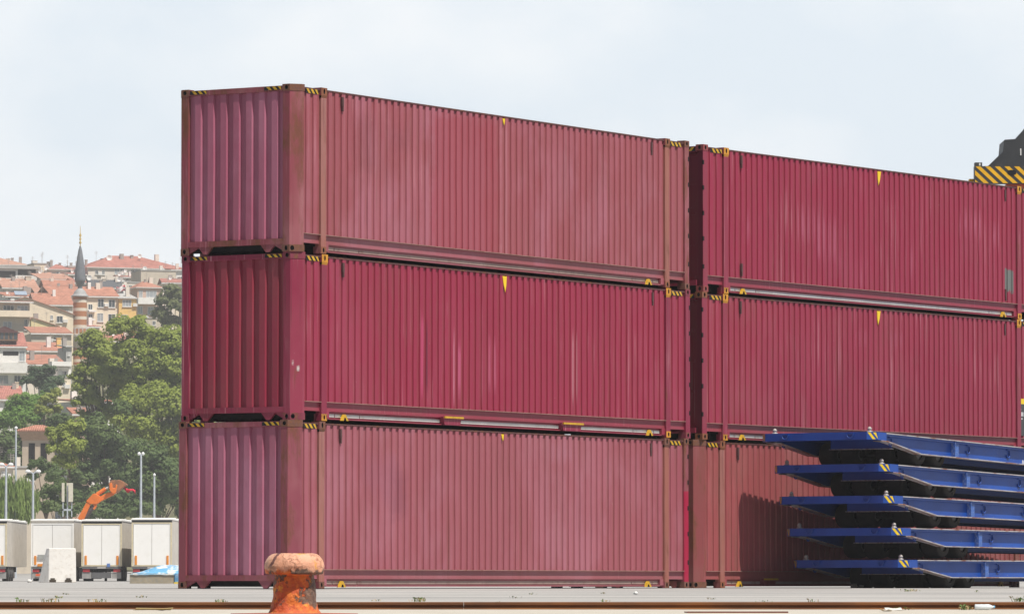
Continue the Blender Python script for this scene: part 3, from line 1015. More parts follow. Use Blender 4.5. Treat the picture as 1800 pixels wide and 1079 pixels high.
# front left corner of the top trailer stands half a metre off the container wall
nR = Vector((math.sin(YR), -math.cos(YR), 0))
cR = Vector((math.cos(YR), math.sin(YR), 0))
lx, ly = Vector((math.cos(YT), math.sin(YT), 0)), Vector((-math.sin(YT), math.cos(YT), 0))
k = (1343 - 900) / F_PX
base = Vector((RB[0], RB[1], 0)) + nR * 0.67
u = (k * base.y - base.x) / (cR.x - k * cR.y)
P = base + cR * u
T0 = P - ly * (TW - .13)
tl = ['topmost blue roll trailer of the stack', 'blue roll trailer directly under the topmost one', 'blue roll trailer in the middle of the stack of five',
      'blue roll trailer resting on the lowest one', 'blue roll trailer at the bottom with its wheels on the ground']
tilts = [0.034, 0.0275, 0.0195, 0.007, 0.0]
offs = [0.0, 0.42, 0.58, 0.86, 1.10]
for i in range(5):
    zw = TH - 0.008 + (4 - i) * 0.597
    o = T0 + lx * offs[i]
    rt_ = roll_trailer(tl[i], (o.x, o.y, zw + (2.35) * tilts[i] - 0.012 * (i == 4)), tilts[i])
    if i == 0:                                            # small white lettering low on the web, cut by the frame
        mw = Matrix.Translation(rt_.location) @ rt_.rotation_euler.to_matrix().to_4x4()
        xs_ = min((x_ * .01 for x_ in range(300, 900)), key=lambda x_: abs(900 + F_PX * (mw @ Vector((x_, .11, -.3))).x / (mw @ Vector((x_, .11, -.3))).y - 1797.0))
        b = MB()
        q_ = [[(0, 0), (.016, 0), (.016, .05), (.045, 0), (.062, 0), (.062, .075), (.046, .075), (.046, .026), (.017, .075), (0, .075)]]
        for pl in q_:                                     # an N
            b.prism(pl, lambda p, tt: (xs_ + p[0], tt, -.325 + p[1]), .1125, .1145)
        b.build('lettering', FRAMEWHITE, rt_)

# ---------------------------------------------------------------- bollard, rail and litter on the quay
BOL = new_mat('bollard head paint')
t = NT(BOL)
c = t.mix(t.ramp(t.noise(3, 6, .65), .35, .65), (0.70, 0.31, 0.18), (0.80, 0.47, 0.33))
c = t.mix(t.ramp(t.noise(9, 6, .7, (1, 1, 1), (3, 1, 2)), .60, .66, 0, .85), c, (0.72, 0.36, 0.03))
c = t.mix(t.ramp(t.noise(26, 4, .7, (1, 1, 1), (1, 1, 2)), .65, .71, 0, .4), c, (0.42, 0.13, 0.06))
sep = t.n("ShaderNodeSeparateXYZ")
t.l(t.co, sep.inputs[0])
edge = t.ramp(t.noise(7, 6, .7, (1, 1, .3), (6, 2, 2)), .3, .7, -.045, .045)
low = t.ramp(t.math('ADD', sep.outputs[2], edge), .405, .425, 1, 0)
body = t.mix(t.ramp(t.noise(8, 7, .7, (1, 1, 1), (5, 5, 1)), .44, .56), (0.72, 0.19, 0.035), (0.55, 0.10, 0.03))
body = t.mix(t.ramp(t.noise(7, 6, .7, (1, 1, 1), (9, 1, 1)), .57, .62, 0, .95), body, (0.74, 0.36, 0.04))
body = t.mix(t.ramp(t.noise(19, 6, .7, (1, 1, 1), (2, 7, 1)), .60, .65, 0, .9), body, (0.16, 0.065, 0.04))
dk = t.noise(4.6, 8, .68, (1, 1, .9), (1.7, 4.6, 2.2))
dkx = t.math('ADD', dk, t.math('MULTIPLY', sep.outputs[0], .28))
dkm = t.math('MULTIPLY', t.ramp(dkx, .485, .510), t.ramp(t.math('ADD', sep.outputs[2], edge), .07, .10))
body = t.mix(dkm, body, t.mix(t.ramp(t.noise(24, 6, .7), .35, .65), (0.075, 0.05, 0.045), (0.25, 0.15, 0.10)))
c = t.mix(low, c, body)
st = t.ramp(t.math('ABSOLUTE', t.math('ADD', t.math('ADD', sep.outputs[0], t.math('MULTIPLY', edge, .5)), t.math('ADD', t.math('MULTIPLY', sep.outputs[2], -0.55), .46)), 0), .014, .022, .9, 0)
st = t.math('MULTIPLY', st, t.ramp(sep.outputs[2], .42, .46))
c = t.mix(st, c, (0.13, 0.05, 0.05))
t.bump(t.math('ADD', t.math('ADD', t.math('MULTIPLY', dkm, -.7), t.math('MULTIPLY', dk, 1.5)), t.noise(24, 7, .75)), 1.0, .012)
t.fin(c, .6, .4)
bx, by = (518 - 900) * 48.8 / F_PX, 48.8
bol = thing('mooring_bollard', 'rusty orange mooring bollard with mushroom head on the quay edge', 'bollard', (bx, by, ground_z(0, by)))
prof = [(.262, 0), (.245, .012), (.235, .028), (.222, .05), (.212, .09), (.205, .15), (.199, .22), (.192, .29), (.188, .34), (.189, .360), (.196, .370), (.250, .372), (.270, .378), (.279, .392), (.2825, .42), (.283, .45), (.276, .485), (.262, .515), (.242, .542),
        (.218, .560), (.19, .569), (.16, .572), (.10, .566), (.05, .561), (.0, .560)]
# refine the profile
fine = []
for p, q in zip(prof, prof[1:]):
    nseg = max(1, int(math.hypot(q[0] - p[0], q[1] - p[1]) / .007))
    for i in range(nseg):
        f_ = i / nseg
        fine.append((p[0] + (q[0] - p[0]) * f_, p[1] + (q[1] - p[1]) * f_))
fine.append(prof[-1])


def lump(p):
    r = math.hypot(p[0], p[1])
    if r < 1e-4:
        return p
    hgt = p[2]
    amt = .008 if hgt < .37 else .003
    d = amt * .55 * max(0, noise.noise((p[0] * 34 + 3, p[1] * 34, p[2] * 26)) - .12) * 2 * (hgt < .42)
    d += amt * (noise.noise((p[0] * 9, p[1] * 9, p[2] * 9)) + .6 * noise.noise((p[0] * 22, p[1] * 22, p[2] * 22)))
    d -= .010 * max(0, 1 - abs(hgt - .40) / .05) * (1 + math.sin(3.1 * math.atan2(p[1], p[0]))) * .5
    k_ = (r + d) / r
    return (p[0] * k_, p[1] * k_, p[2] + .004 * noise.noise((p[0] * 7, p[1] * 7, 2)) * (hgt > .5))


b = MB()
b.lathe(fine, 150, 0, (0, 0, 0), True, lump)
b.build('bollard_body', BOL, bol)
b = MB()
b.lathe([(.60, -.02), (.60, .006), (.255, .012), (.0, .012)], 40, 0, (0, 0, 0), False)
b.build('base_plate', rusty('red oxide plate', (0.40, 0.12, 0.07), .35, 7, c1=(.45, .2, .12), c2=(.3, .1, .07)), bol)

RAILM = new_mat('rusted rail')
t = NT(RAILM)
c = t.mix(t.ramp(t.noise(2.2, 6, .65, (.35, 2, 3)), .32, .68), (0.075, 0.026, 0.012), (0.25, 0.092, 0.022))
sep = t.n("ShaderNodeSeparateXYZ")
t.l(t.co, sep.inputs[0])
c = t.mix(t.ramp(t.noise(3, 5, .7, (.3, 1, 1), (4, 4, 1)), .45, .7, 0, .8), c, (0.10, 0.045, 0.022))
t.bump(t.noise(15, 6, .7), .5, .006)
t.fin(c, .7, .35)
b = MB()
pr = [(-.075, 0), (-.075, .012), (-.02, .024), (-.02, .045), (-.04, .054), (-.04, .080), (-.034, .086), (.034, .086), (.04, .080), (.04, .054), (.02, .045), (.02, .024), (.075, .012), (.075, 0)]
for (xa, xb) in ((-14, -.5345), (-.5305, 14)):
    b.prism([(p[0], p[1]) for p in pr][::-1], lambda p, tt: (tt, p[0], p[1]), xa, xb)
b.build('crane_rail', RAILM, None, (0, 57.02, -.2005))
tag(bpy.data.objects['crane_rail'], 'long rusty brown crane rail lying along the quay', 'rail')

# weeds: nobody would count the blades
b = MB()
spots = [(1690, 66.0, 14, .10), (1700, 66.2, 10, .09)]
for (px, Y, n, h) in [(1592, 82, 26, .05), (1606, 82.5, 14, .05), (1716, 80, 6, .04), (1694, 56.7, 26, .085), (1702, 56.75, 14, .07), (732, 60, 16, .07), (742, 60.4, 12, .06), (905, 66, 5, .04), (935, 74, 10, .04),
                      (1060, 76, 7, .03), (1065, 60, 10, .05), (100, 66, 8, .05), (108, 66, 6, .04), (120, 74, 10, .03), (38, 58.6, 10, .075), (46, 58.7, 6, .06), (86, 58.8, 10, .08), (98, 58.5, 8, .06), (170, 58.6, 12, .05), (176, 59, 10, .05),
                      (250, 67, 8, .04), (388, 59, 12, .05), (395, 59.1, 6, .03), (880, 57.5, 6, .03), (1430, 59, 10, .06), (1785, 60, 14, .09), (1795, 60.3, 10, .09), (1570, 56.6, 5, .05), (1604, 56.6, 5, .05), (1340, 59, 7, .04), (660, 61, 8, .03), (520, 63, 8, .03), (1250, 64, 8, .03)]:
    X = (px - 900) * Y / F_PX
    for i in range(n):
        a_ = random.uniform(0, 6.28)
        l_ = h * random.uniform(.35, .85)
        ln = l_ * random.uniform(.2, .9)
        p0 = Vector((X + random.gauss(0, .035), Y + random.gauss(0, .04), 0))
        p0.z = ground_z(p0.x, p0.y) - .003
        tip = p0 + Vector((math.cos(a_) * ln, math.sin(a_) * ln, l_))
        wv = Vector((-math.sin(a_), math.cos(a_), 0)) * random.uniform(.003, .007)
        md = (p0 + tip) / 2 + Vector((0, 0, l_ * .15))
        mi = 0 if random.random() < .55 else 1
        b.add([p0 - wv, p0 + wv, md + wv * .9, md - wv * .9, tip], [(0, 1, 2, 3), (3, 2, 4)], mi)
        if random.random() < .5:
            b.add([md, md + wv * 5 + Vector((0, 0, .008)), tip, md - wv * 4 + Vector((0, 0, .01))], [(0, 1, 2, 3)], mi)
tag(b.build('weeds', [simple('weed green', (0.09, 0.15, 0.03), .7), simple('dry straw', (0.36, 0.27, 0.13), .8)]), 'small green and straw weeds growing from cracks in the quay', 'weeds', kind='stuff')

# plastic bottle
Yb = 56.6
b_x = (1728 - 900) * Yb / F_PX
bot = thing('plastic_bottle', 'clear plastic bottle lying in front of the rail', 'bottle', (b_x, Yb, ground_z(0, Yb) + .032))
b = MB()
b.lathe([(0, -.10), (.026, -.10), (.031, -.093), (.030, -.05), (.032, -.03), (.030, 0), (.032, .03), (.030, .06), (.014, .095), (.013, .105)], 16, 0, (0, 0, 0), True, lambda p: (p[2], p[1], p[0]))
b.build('bottle_body', simple('cloudy plastic', (0.66, 0.70, 0.72), .25, .6), bot)
b = MB()
b.tube((.105, 0, 0), (.122, 0, 0), .015, n=12)
b.build('cap', simple('bottle cap blue', (0.18, 0.42, 0.62), .4), bot)

# stones, paper scraps
STONE = simple('pale rubble', (0.42, 0.39, 0.34), .9, .2, .2, 20)


def rock(px, Y, r, label, seed, mat=None, name='stone', cat='stone', flat=.7):
    X = (px - 900) * Y / F_PX
    b = MB()
    me_ = []
    n, mm = 10, 7
    v = []
    for j in range(mm):
        th = math.pi * j / (mm - 1)
        for i in range(n):
            ph = 2 * math.pi * i / n
            d = Vector((math.sin(th) * math.cos(ph), math.sin(th) * math.sin(ph), math.cos(th)))
            rr = r * (1 + .35 * noise.noise(d * 1.7 + Vector((seed, seed * 2, 1))))
            v.append((d.x * rr, d.y * rr, d.z * rr * flat))
    b.add(v, [((j + 1) * n + i, (j + 1) * n + (i + 1) % n, j * n + (i + 1) % n, j * n + i) for j in range(mm - 1) for i in range(n)], 0, False)
    o = b.build(name, mat or STONE, None, (X, Y, ground_z(X, Y) + r * flat * .75))
    return tag(o, label, cat)


rock(1500, 103.2, .075, 'larger pale stone lying under the trailer stack by the wheels', 1)
rock(1512, 103.4, .055, 'smaller pale stone beside the larger one under the trailer stack', 4)
rock(1117, 74, .035, 'small white stone on the concrete in front of the left stack', 6, simple('chalk white', (.75, .75, .72), .8))
rock(53, 262, .13, 'white rubble lump on the ground beside the concrete barrier', 9, simple('rubble white', (.7, .68, .64), .9))


def scrap(px, Y, w_, d_, label, col, seed):
    X = (px - 900) * Y / F_PX
    b = MB()
    n = 5
    v = [((i / (n - 1) - .5) * w_, (j / (n - 1) - .5) * d_, .012 + .012 * noise.noise((i * .9 + seed, j * .9, seed)) + .02 * (i == 4)) for j in range(n) for i in range(n)]
    b.add(v, [(j * n + i, j * n + i + 1, (j + 1) * n + i + 1, (j + 1) * n + i) for j in range(n - 1) for i in range(n - 1)], 0, False)
    o = b.build('scrap', simple('litter', col, .8), None, (X, Y, ground_z(X, Y)), (0, 0, seed))
    o.modifiers.new('thick', 'SOLIDIFY').thickness = .003
    return tag(o, label, 'litter')


scrap(1572, 54.5, .10, .2, 'crumpled white paper scrap on sand before the rail', (.62, .6, .55), 2)
scrap(1556, 52.5, .11, .2, 'brown dry leaf litter on sand near the rail', (.25, .17, .08), 3)
scrap(270, 54.6, .16, .4, 'yellowish straw scrap at the foot of the rail', (.55, .42, .2), 5)

b = MB()
Yp = 51.0
x0, x1 = (1205 - 900) * Yp / F_PX, (1380 - 900) * Yp / F_PX
b.box(x0, x1, -.5, .5, -.01, .010)
b.box(x0, x1, -.52, -.501, -.01, .016)
tag(b.build('cover_plate', rusty('rusted cover', (.20, .07, .05), .5, 6), None, (0, Yp, ground_z(0, Yp))), 'flat rusty steel cover plate set in the quay', 'cover plate')

# ---------------------------------------------------------------- parked white trailers far left
WHITE = simple('white box panel', (0.90, 0.89, 0.86), .5, .4, .02, 1.5, dirt=((0.78, 0.75, 0.68), .3))
CREAM = simple('cream door frame', (0.66, 0.58, 0.40), .55, .4, .1, 3, dirt=((0.4, 0.33, 0.2), .4))
GREYSIDE = simple('grey tarpaulin', (0.60, 0.56, 0.50), .7, .3, .08, 1.0, dirt=((0.33, 0.29, 0.24), .5))
ORANGE = simple('orange reflector', (0.75, 0.27, 0.03), .4, .4)
REDL = simple('red lamp', (0.42, 0.03, 0.04), .4, .5)
GREYM = simple('mudflap grey', (0.30, 0.29, 0.28), .7, .3, .2, 3)
YTR = 332.0


def semi_trailer(label, px0, px1, Y, dirt_side=True, plain=False, Hs=3.93):
    x0, x1 = (px0 - 900) * Y / F_PX, (px1 - 900) * Y / F_PX
    g = ground_z(0, Y)
    W_ = x1 - x0
    root = thing('semi_trailer', label, 'truck trailer', ((x0 + x1) / 2, Y, g), 0, 'white semi trailers parked in a row')
    h = W_ / 2
    b = MB()
    b.box(-h, h, .06, 13.5, .95, Hs - .08, 0)
    b.build('box_body', [GREYSIDE], root)
    b = MB()
    b.box(-h - .03, h + .03, -.02, 13.55, Hs - .08, Hs, 0)
    for i in range(9):                                              # roof tarp sags between the bows
        b.box(-h, h, .3 + i * 1.5, .9 + i * 1.5, Hs, Hs + .03 + .03 * (i % 3), 0)
    b.build('roof', WHITE, root)
    if not plain:
        b = MB()
        b.box(-h, h, -.04, .02, Hs - .22, Hs - .1)
        b.build('header', M['black'], root)
    b = MB()
    t0, b0 = Hs - .24, .96
    b.box(-h, -h + .1, -.03, .055, b0, t0)
    b.box(h - .1, h, -.03, .055, b0, t0)
    b.box(-h + .1, h - .1, -.03, .055, t0 - .08, t0)
    b.box(-h + .1, h - .1, -.03, .055, b0, b0 + .08)
    b.build('door_frame', CREAM if not plain else WHITE, root)
    for sx in (-1, 1):
        b = MB()
        xa, xb = sorted((sx * .012, sx * (h - .115)))
        b.box(xa, xb, -.01, .05, b0 + .09, t0 - .09)
        d = b.build('door', WHITE, root)
        b = MB()
        b.tube((sx * (h - .14), -.02, b0 + .05), (sx * (h - .14), -.02, t0 - .05), .014, n=6)
        b.build('lock_rod', WHITE, d)
        b = MB()
        xr = sx * (h - .28)
        b.box(xr - .07, xr + .07, -.05, -.012, b0 + .1, b0 + .68)
        b.build('reflector', ORANGE, root)
        b = MB()
        b.box(sx * (h - .32) - .22, sx * (h - .32) + .22, -.02, .05, .60, .78)
        b.build('tail_lamp', REDL, root)
        b = MB()
        b.box(sx * (h - .34) - .3, sx * (h - .34) + .3, .02, .06, .18, .58)
        b.build('mudflap', GREYM, root)
        for yw in (1.6, 2.9, 4.2):
            b = MB()
            b.tube((sx * (h - .42), yw, .5), (sx * (h - .02), yw, .5), .5, n=18)
            wv_ = b.build('wheel', RUBBER, root)
            b = MB()
            b.tube((sx * (h - .015), yw, .5), (sx * (h + .01), yw, .5), .24, n=14)
            b.build('hub', HUB, wv_)
        b = MB()
        b.box(sx * .5 - .07, sx * .5 + .07, .3, 13.4, .62, .95)
        b.build('chassis_rail', M['dark'], root)
    b = MB()
    b.box(-h + .05, h - .05, -.06, .0, .80, .94)
    b.box(-.62, .62, .03, .08, .2, .58)
    b.build('bumper', [simple('bumper grey', (.12, .12, .125), .6)], root)
    b = MB()
    b.box(-.27, .27, -.075, -.0602, .83, .91)
    b.build('number_plate', M['white_scuff'], root)
    for sx in (-.55, .55):
        b = MB()
        b.box(sx - .08, sx + .08, 10.4, 10.6, .0, .95)
        b.build('landing_leg', M['dark'], root)
    return root


def small_plate(root, Y, px0, px1, py0, py1, name, mat):
    k_ = Y / F_PX
    b = MB()
    o = root.location
    b.box((px0 - 900) * k_ - o.x, (px1 - 900) * k_ - o.x, -.075, -.052, CAM_Z + (HOR - py1) * k_ - o.z, CAM_Z + (HOR - py0) * k_ - o.z)
    b.build(name, mat, root)


def g_semi():
    semi_trailer('cream framed white trailer cut by the left edge of view', -56, 13, 330)
    t2 = semi_trailer('white trailer standing behind the concrete barrier', 55.5, 130.5, 334, plain=True, Hs=3.97)
    small_plate(t2, 334, 67, 80, 974.5, 982.5, 'data_plate', simple('grey plate', (.34, .35, .34), .5))
    small_plate(t2, 334, 67, 79, 990.5, 995, 'marker_lamp', ORANGE)
    small_plate(t2, 334, 64, 73, 1008, 1012, 'tail_marker', simple('orange red lamp', (.7, .12, .04), .4))
    t3 = semi_trailer('white trailer between the barrier and the tarped pile', 144, 215, 331)
    small_plate(t3, 331, 189, 194.5, 990, 996, 'data_plate', simple('blue plate', (.10, .20, .48), .5))
    semi_trailer('white trailer partly hidden by the tarped pile', 232, 303, 330, Hs=4.0)


g_semi()

CONC = simple('whitewashed concrete', (0.84, 0.81, 0.76), .85, .2, .05, 2.5, dirt=((0.5, 0.42, 0.33), .45), bump=.3)
Ybr = 262.0
s_ = Ybr / F_PX
xa = (66 - 900) * s_
b = MB()
g = ground_z(0, Ybr)
wb, hb = 69 * s_, 60 * s_
root = thing('concrete_barrier', 'white concrete barrier block with two lifting notches by the trailers', 'barrier', (xa, Ybr, g))
b = MB()
V = [(0, .55, 0), (.60, 0, 0), (wb, .12, 0), (wb - .5, .95, 0), (.44, .34, hb), (.60, .03, hb), (wb - .03, .15, hb), (wb - .5, .6, hb)]
b.add(V, [(0, 1, 5, 4), (1, 2, 6, 5), (2, 3, 7, 6), (3, 0, 4, 7), (4, 5, 6, 7), (3, 2, 1, 0)], 0)
b.build('block', CONC, root, bevel=.03)
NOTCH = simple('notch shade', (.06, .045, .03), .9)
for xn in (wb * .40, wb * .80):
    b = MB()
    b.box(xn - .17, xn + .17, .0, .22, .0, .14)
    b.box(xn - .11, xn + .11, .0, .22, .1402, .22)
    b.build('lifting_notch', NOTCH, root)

# tarped pile
Ytp = 215.0
s_ = Ytp / F_PX
xa, xb = (229 - 900) * s_, (345 - 900) * s_
g = ground_z(0, Ytp)
root = thing('tarped_pile', 'low pile covered by a blue and white tarpaulin beside the left stack', 'tarped pile', ((xa + xb) / 2, Ytp, g))
h = (xb - xa) / 2
b = MB()
b.box(-h, h - .9, 0, 2.5, 0, .42)
b.build('load', simple('dusty sacking', (.36, .31, .23), .9, .2, .15, 4, dirt=((.20, .25, .30), .5)), root)
TARP = new_mat('blue white tarp')
t = NT(TARP)
c = t.mix(t.ramp(t.noise(1.1, 4, .6, (1, .6, 1), (2, 0, 0), 1.5), .44, .52), (0.75, 0.78, 0.78), (0.16, 0.42, 0.66))
t.fin(c, .45, .4)
b = MB()
nx, ny = 34, 16
v = []
for j in range(ny):
    for i in range(nx):
        fx_, fy_ = i / (nx - 1), j / (ny - 1)
        x = -h - .03 + fx_ * (2 * h + .06)
        y = -.04 + fy_ * 2.7
        z = .43 + .34 * math.sin(math.pi * min(1, fy_ * 1.1) * .5) * smooth(0.0, .45, fx_) + .035 * noise.noise((x * 3, y * 3, 1))
        if i in (0, nx - 1) or j in (0, ny - 1):
            z -= .06
        v.append((x, y, z))
b.add(v, [(j * nx + i, j * nx + i + 1, (j + 1) * nx + i + 1, (j + 1) * nx + i) for j in range(ny - 1) for i in range(nx - 1)], 0, True)
b.build('tarpaulin', TARP, root)
b = MB()
b.box(h - .88, h, -.05, 2.5, .06, .42, 0)
b.box(h - .9, h + .02, -.07, 2.5, .0, .0598, 1)
b.build('wrapped_sacks', [simple('printed sack blue', (.10, .28, .48), .5, dirt=((.8, .8, .8), .8), scale=5), M['yellow_bright']], root)

# ---------------------------------------------------------------- excavator arm behind the trailers
EXO = simple('excavator orange', (0.78, 0.19, 0.03), .5, .4, .08, 2, dirt=((0.42, 0.12, 0.04), .4))
BKT = rusty('worn bucket', (.36, .15, .07), .5, 3, c1=(.30, .14, .07), c2=(.17, .09, .06))
Ye = 372.0
ex = lambda px, py, dy=0.0: Vector(((px - 900) * Ye / F_PX - exo.x, dy, CAM_Z + (HOR - py) * Ye / F_PX - exo.z))
exo = Vector(((128 - 900) * Ye / F_PX, Ye, ground_z(0, Ye)))
root = thing('excavator', 'orange excavator with raised arm behind the white trailers', 'excavator', exo)
b = MB()
for sy in (-1.1, 1.1):
    b.prism([(-2.0, .1), (2.0, .1), (2.2, .5), (2.0, .9), (-2.0, .9), (-2.2, .5)], lambda p, tt: (p[0], tt, p[1]), sy - .3, sy + .3)
b.build('track', M['dark'], root)
b = MB()
b.box(-2.2, 1.2, -1.3, 1.3, 1.0, 2.1)
b.build('body', EXO, root)
b = MB()
b.box(-.3, 1.2, -1.3, -.3, 2.1002, 2.9)
b.build('cab', M['dark'], root)


def arm(pts, yh, name, mat, parent=root):
    b = MB()
    v2 = [ex(*p) for p in pts]
    n = len(v2)
    V = [Vector((p.x, -yh, p.z)) for p in v2] + [Vector((p.x, yh, p.z)) for p in v2]
    b.add(V, [tuple(range(n)), tuple(range(n, 2 * n))[::-1]] + [((i + 1) % n, i, n + i, n + (i + 1) % n) for i in range(n)], 0)
    return b.build(name, mat, parent, bevel=.03)


arm([(128, 965), (136, 914), (153, 882), (161, 884), (146, 920), (140, 965)], .22, 'boom', EXO)
arm([(152, 881), (164, 868), (169, 867), (176, 872), (178, 881), (171, 886), (160, 886)], .26, 'boom_knuckle', EXO)
arm([(176, 873), (190, 865.5), (196, 865), (203, 867), (200, 870), (188, 876), (178, 881)], .18, 'stick', EXO)
arm([(166, 883), (170, 885), (171, 889), (167, 896), (163, 894)], .2, 'bracket', EXO)
b = MB()
b.tube(ex(138, 925, -.05), ex(166, 889, -.05), .16, n=10)
b.build('hydraulic_cylinder', simple('cylinder dark', (.10, .07, .07), .5), root)
b = MB()
b.tube(ex(171, 868.5, .0), ex(186, 859, 0), .14, n=10, m=0)
b.tube(ex(186, 859, 0), ex(192, 856, 0), .08, n=10, m=1)
b.build('hydraulic_cylinder', [EXO, M['white_scuff']], root)
arm([(192, 851), (196, 844.5), (211, 843.5), (216, 846), (225, 852), (218, 856), (207, 866), (201, 868), (195, 860)], .62, 'bucket', BKT)
arm([(194, 862), (194, 850), (198, 849), (200, 858), (204, 858), (205, 851), (208, 853), (205, 867), (200, 868)], .66, 'bucket_bracket', EXO)
b = MB()
v = []
nn = 9
for i in range(nn):
    f_ = i / (nn - 1)
    px, py = 219 + 19 * f_, 857 + 9 * f_ + 3 * math.sin(f_ * 6)
    hh = 5.5 + 2.0 * math.sin(f_ * 7)
    for q in (-.5, .5):
        v.append(ex(px, py + q * hh, .25 * math.sin(f_ * 9)))
b.add(v, [(2 * i, 2 * i + 1, 2 * i + 3, 2 * i + 2) for i in range(nn - 1)], 0, True)
fl = b.build('red_cloth', simple('red cloth', (.62, .02, .05), .7), None, exo)
fl.modifiers.new('thick', 'SOLIDIFY').thickness = .02
tag(fl, 'red cloth hanging from the raised excavator bucket', 'cloth')

# ---------------------------------------------------------------- lamp posts, aerial
POLE = simple('galvanised pole', (0.46, 0.50, 0.54), .5, .4)
LAMPW = simple('lamp head white', (0.78, 0.79, 0.78), .4, .4)


def street_lamp(label, px, py, Y, span, head, double=True):
    X, Zt = PX(px, py, Y)
    g = ground_z(X, Y)
    root = thing('street_lamp', label, 'street lamp', (X, Y, g), 0, 'grey street lamps behind the parked trailers')
    h = Zt - g
    b = MB()
    b.tube((0, 0, -.1), (0, 0, h), .13, .075, n=10)
    b.build('pole', POLE, root)
    sp = span * Y / F_PX
    hd = head * Y / F_PX
    for sx in ((-1, 1) if double else (0,)):
        b = MB()
        if double:
            b.tube((0, 0, h - .05), (sx * sp * .5, 0, h + .12), .05, n=8)
            b.build('arm', POLE, root)
        b = MB()
        b.lathe([(0, -.11), (.30 * hd, -.10), (.5 * hd, -.03), (.48 * hd, .03), (.3 * hd, .12), (0, .16)], 14, 0, (0, 0, 0), True, lambda p: (p[0] + sx * sp, p[1] * .5, p[2] + h + .14))
        b.build('lamp_head', LAMPW, root)


street_lamp('twin armed lamp post second from the left with wide arms', 58.5, 832, 395, 9, 10)
street_lamp('twin armed lamp post leftmost of the row', 11, 820, 390, 8, 10)
street_lamp('tall twin headed lamp post nearest the left stack but one', 248, 801, 400, 3.4, 6)
street_lamp('short single headed lamp post beside the left stack', 271.5, 838, 420, 0, 5, False)
street_lamp('thin single lamp post in front of the tiled pavilion', 28, 755, 470, 0, 6, False)

X, Zt = PX(119, 849, 425)
g = ground_z(0, 425)
root = thing('antenna_mast', 'mobile phone mast with three pale panel antennas before the trees', 'antenna mast', (X, 425, g))
b = MB()
b.tube((0, 0, 0), (0, 0, Zt - g - .2), .09, .05, n=8)
b.box(-.4, .4, -.05, .05, 5.6, 5.75)
b.box(-.4, -.32, -.05, .05, 5.1, 6.3)
b.box(.32, .4, -.05, .05, 5.1, 6.3)
b.build('pole', POLE, root)
for (dx, dy, w_) in ((-.36, 0, .22), (.28, -.15, .36), (.0, .25, .2)):
    b = MB()
    b.box(dx - w_ / 2, dx + w_ / 2, dy - .08, dy + .08, Zt - g - 1.55, Zt - g)
    b.build('panel_antenna', simple('antenna cream', (.66, .62, .50), .5), root, bevel=.02)

# ---------------------------------------------------------------- houses on the hill
def tile_mat(name, col, seed):
    m = new_mat(name)
    t = NT(m)
    wv = t.n("ShaderNodeTexWave")
    wv.wave_type = 'BANDS'
    wv.bands_direction = 'X'
    wv.inputs['Scale'].default_value = 1.3
    wv.inputs['Distortion'].default_value = .6
    t.l(t.co, wv.inputs['Vector'])
    c = t.mix(t.ramp(t.noise(.9, 6, .65, (1, 1, 1), (seed, 0, 0)), .3, .7), [x * .75 for x in col], [min(1, x * 1.2) for x in col])
    c = t.mix(t.ramp(t.noise(4, 4, .6, (1, 1, 1), (0, seed, 0)), .6, .72, 0, .5), c, (.17, .08, .055))
    t.bump(wv.outputs[1], .8, .08)
    t.fin(c, .85, .2)
    return m


TILES = [tile_mat('terracotta tiles', (.46, .215, .15), 1), tile_mat('brick red tiles', (.43, .185, .15), 5), tile_mat('pale clay tiles', (.50, .28, .205), 9)]


def stucco(name, col):
    return simple(name, col, .9, .15, .07, .5, dirt=((.36, .32, .28), .35))


ST = {k: stucco(k + ' stucco', c) for k, c in dict(cream=(.82, .71, .55), white=(.86, .84, .80), beige=(.60, .53, .43), pink=(.64, .46, .37), yellow=(.82, .55, .20), grey=(.52, .51, .49), pale=(.76, .68, .59), paleyellow=(.80, .67, .38)).items()}
GLASS = simple('window glass', (.055, .07, .085), .15, .6, .3, .6)
FRAMEW = simple('window frame white', (.74, .73, .70), .5)
FRAMEB = simple('window frame brown', (.22, .12, .07), .6)
CURT = simple('net curtain glass', (.36, .39, .41), .35, .5, .15, .8)
SLAB = simple('concrete slab roof', (.42, .41, .39), .9, .2, .12, .8)
DARKROOF = simple('bitumen roof', (.10, .105, .115), .8, .2)
DISHM = simple('dish white', (.78, .77, .74), .5)
BARE = simple('bare block chimney', (.38, .34, .31), .9)


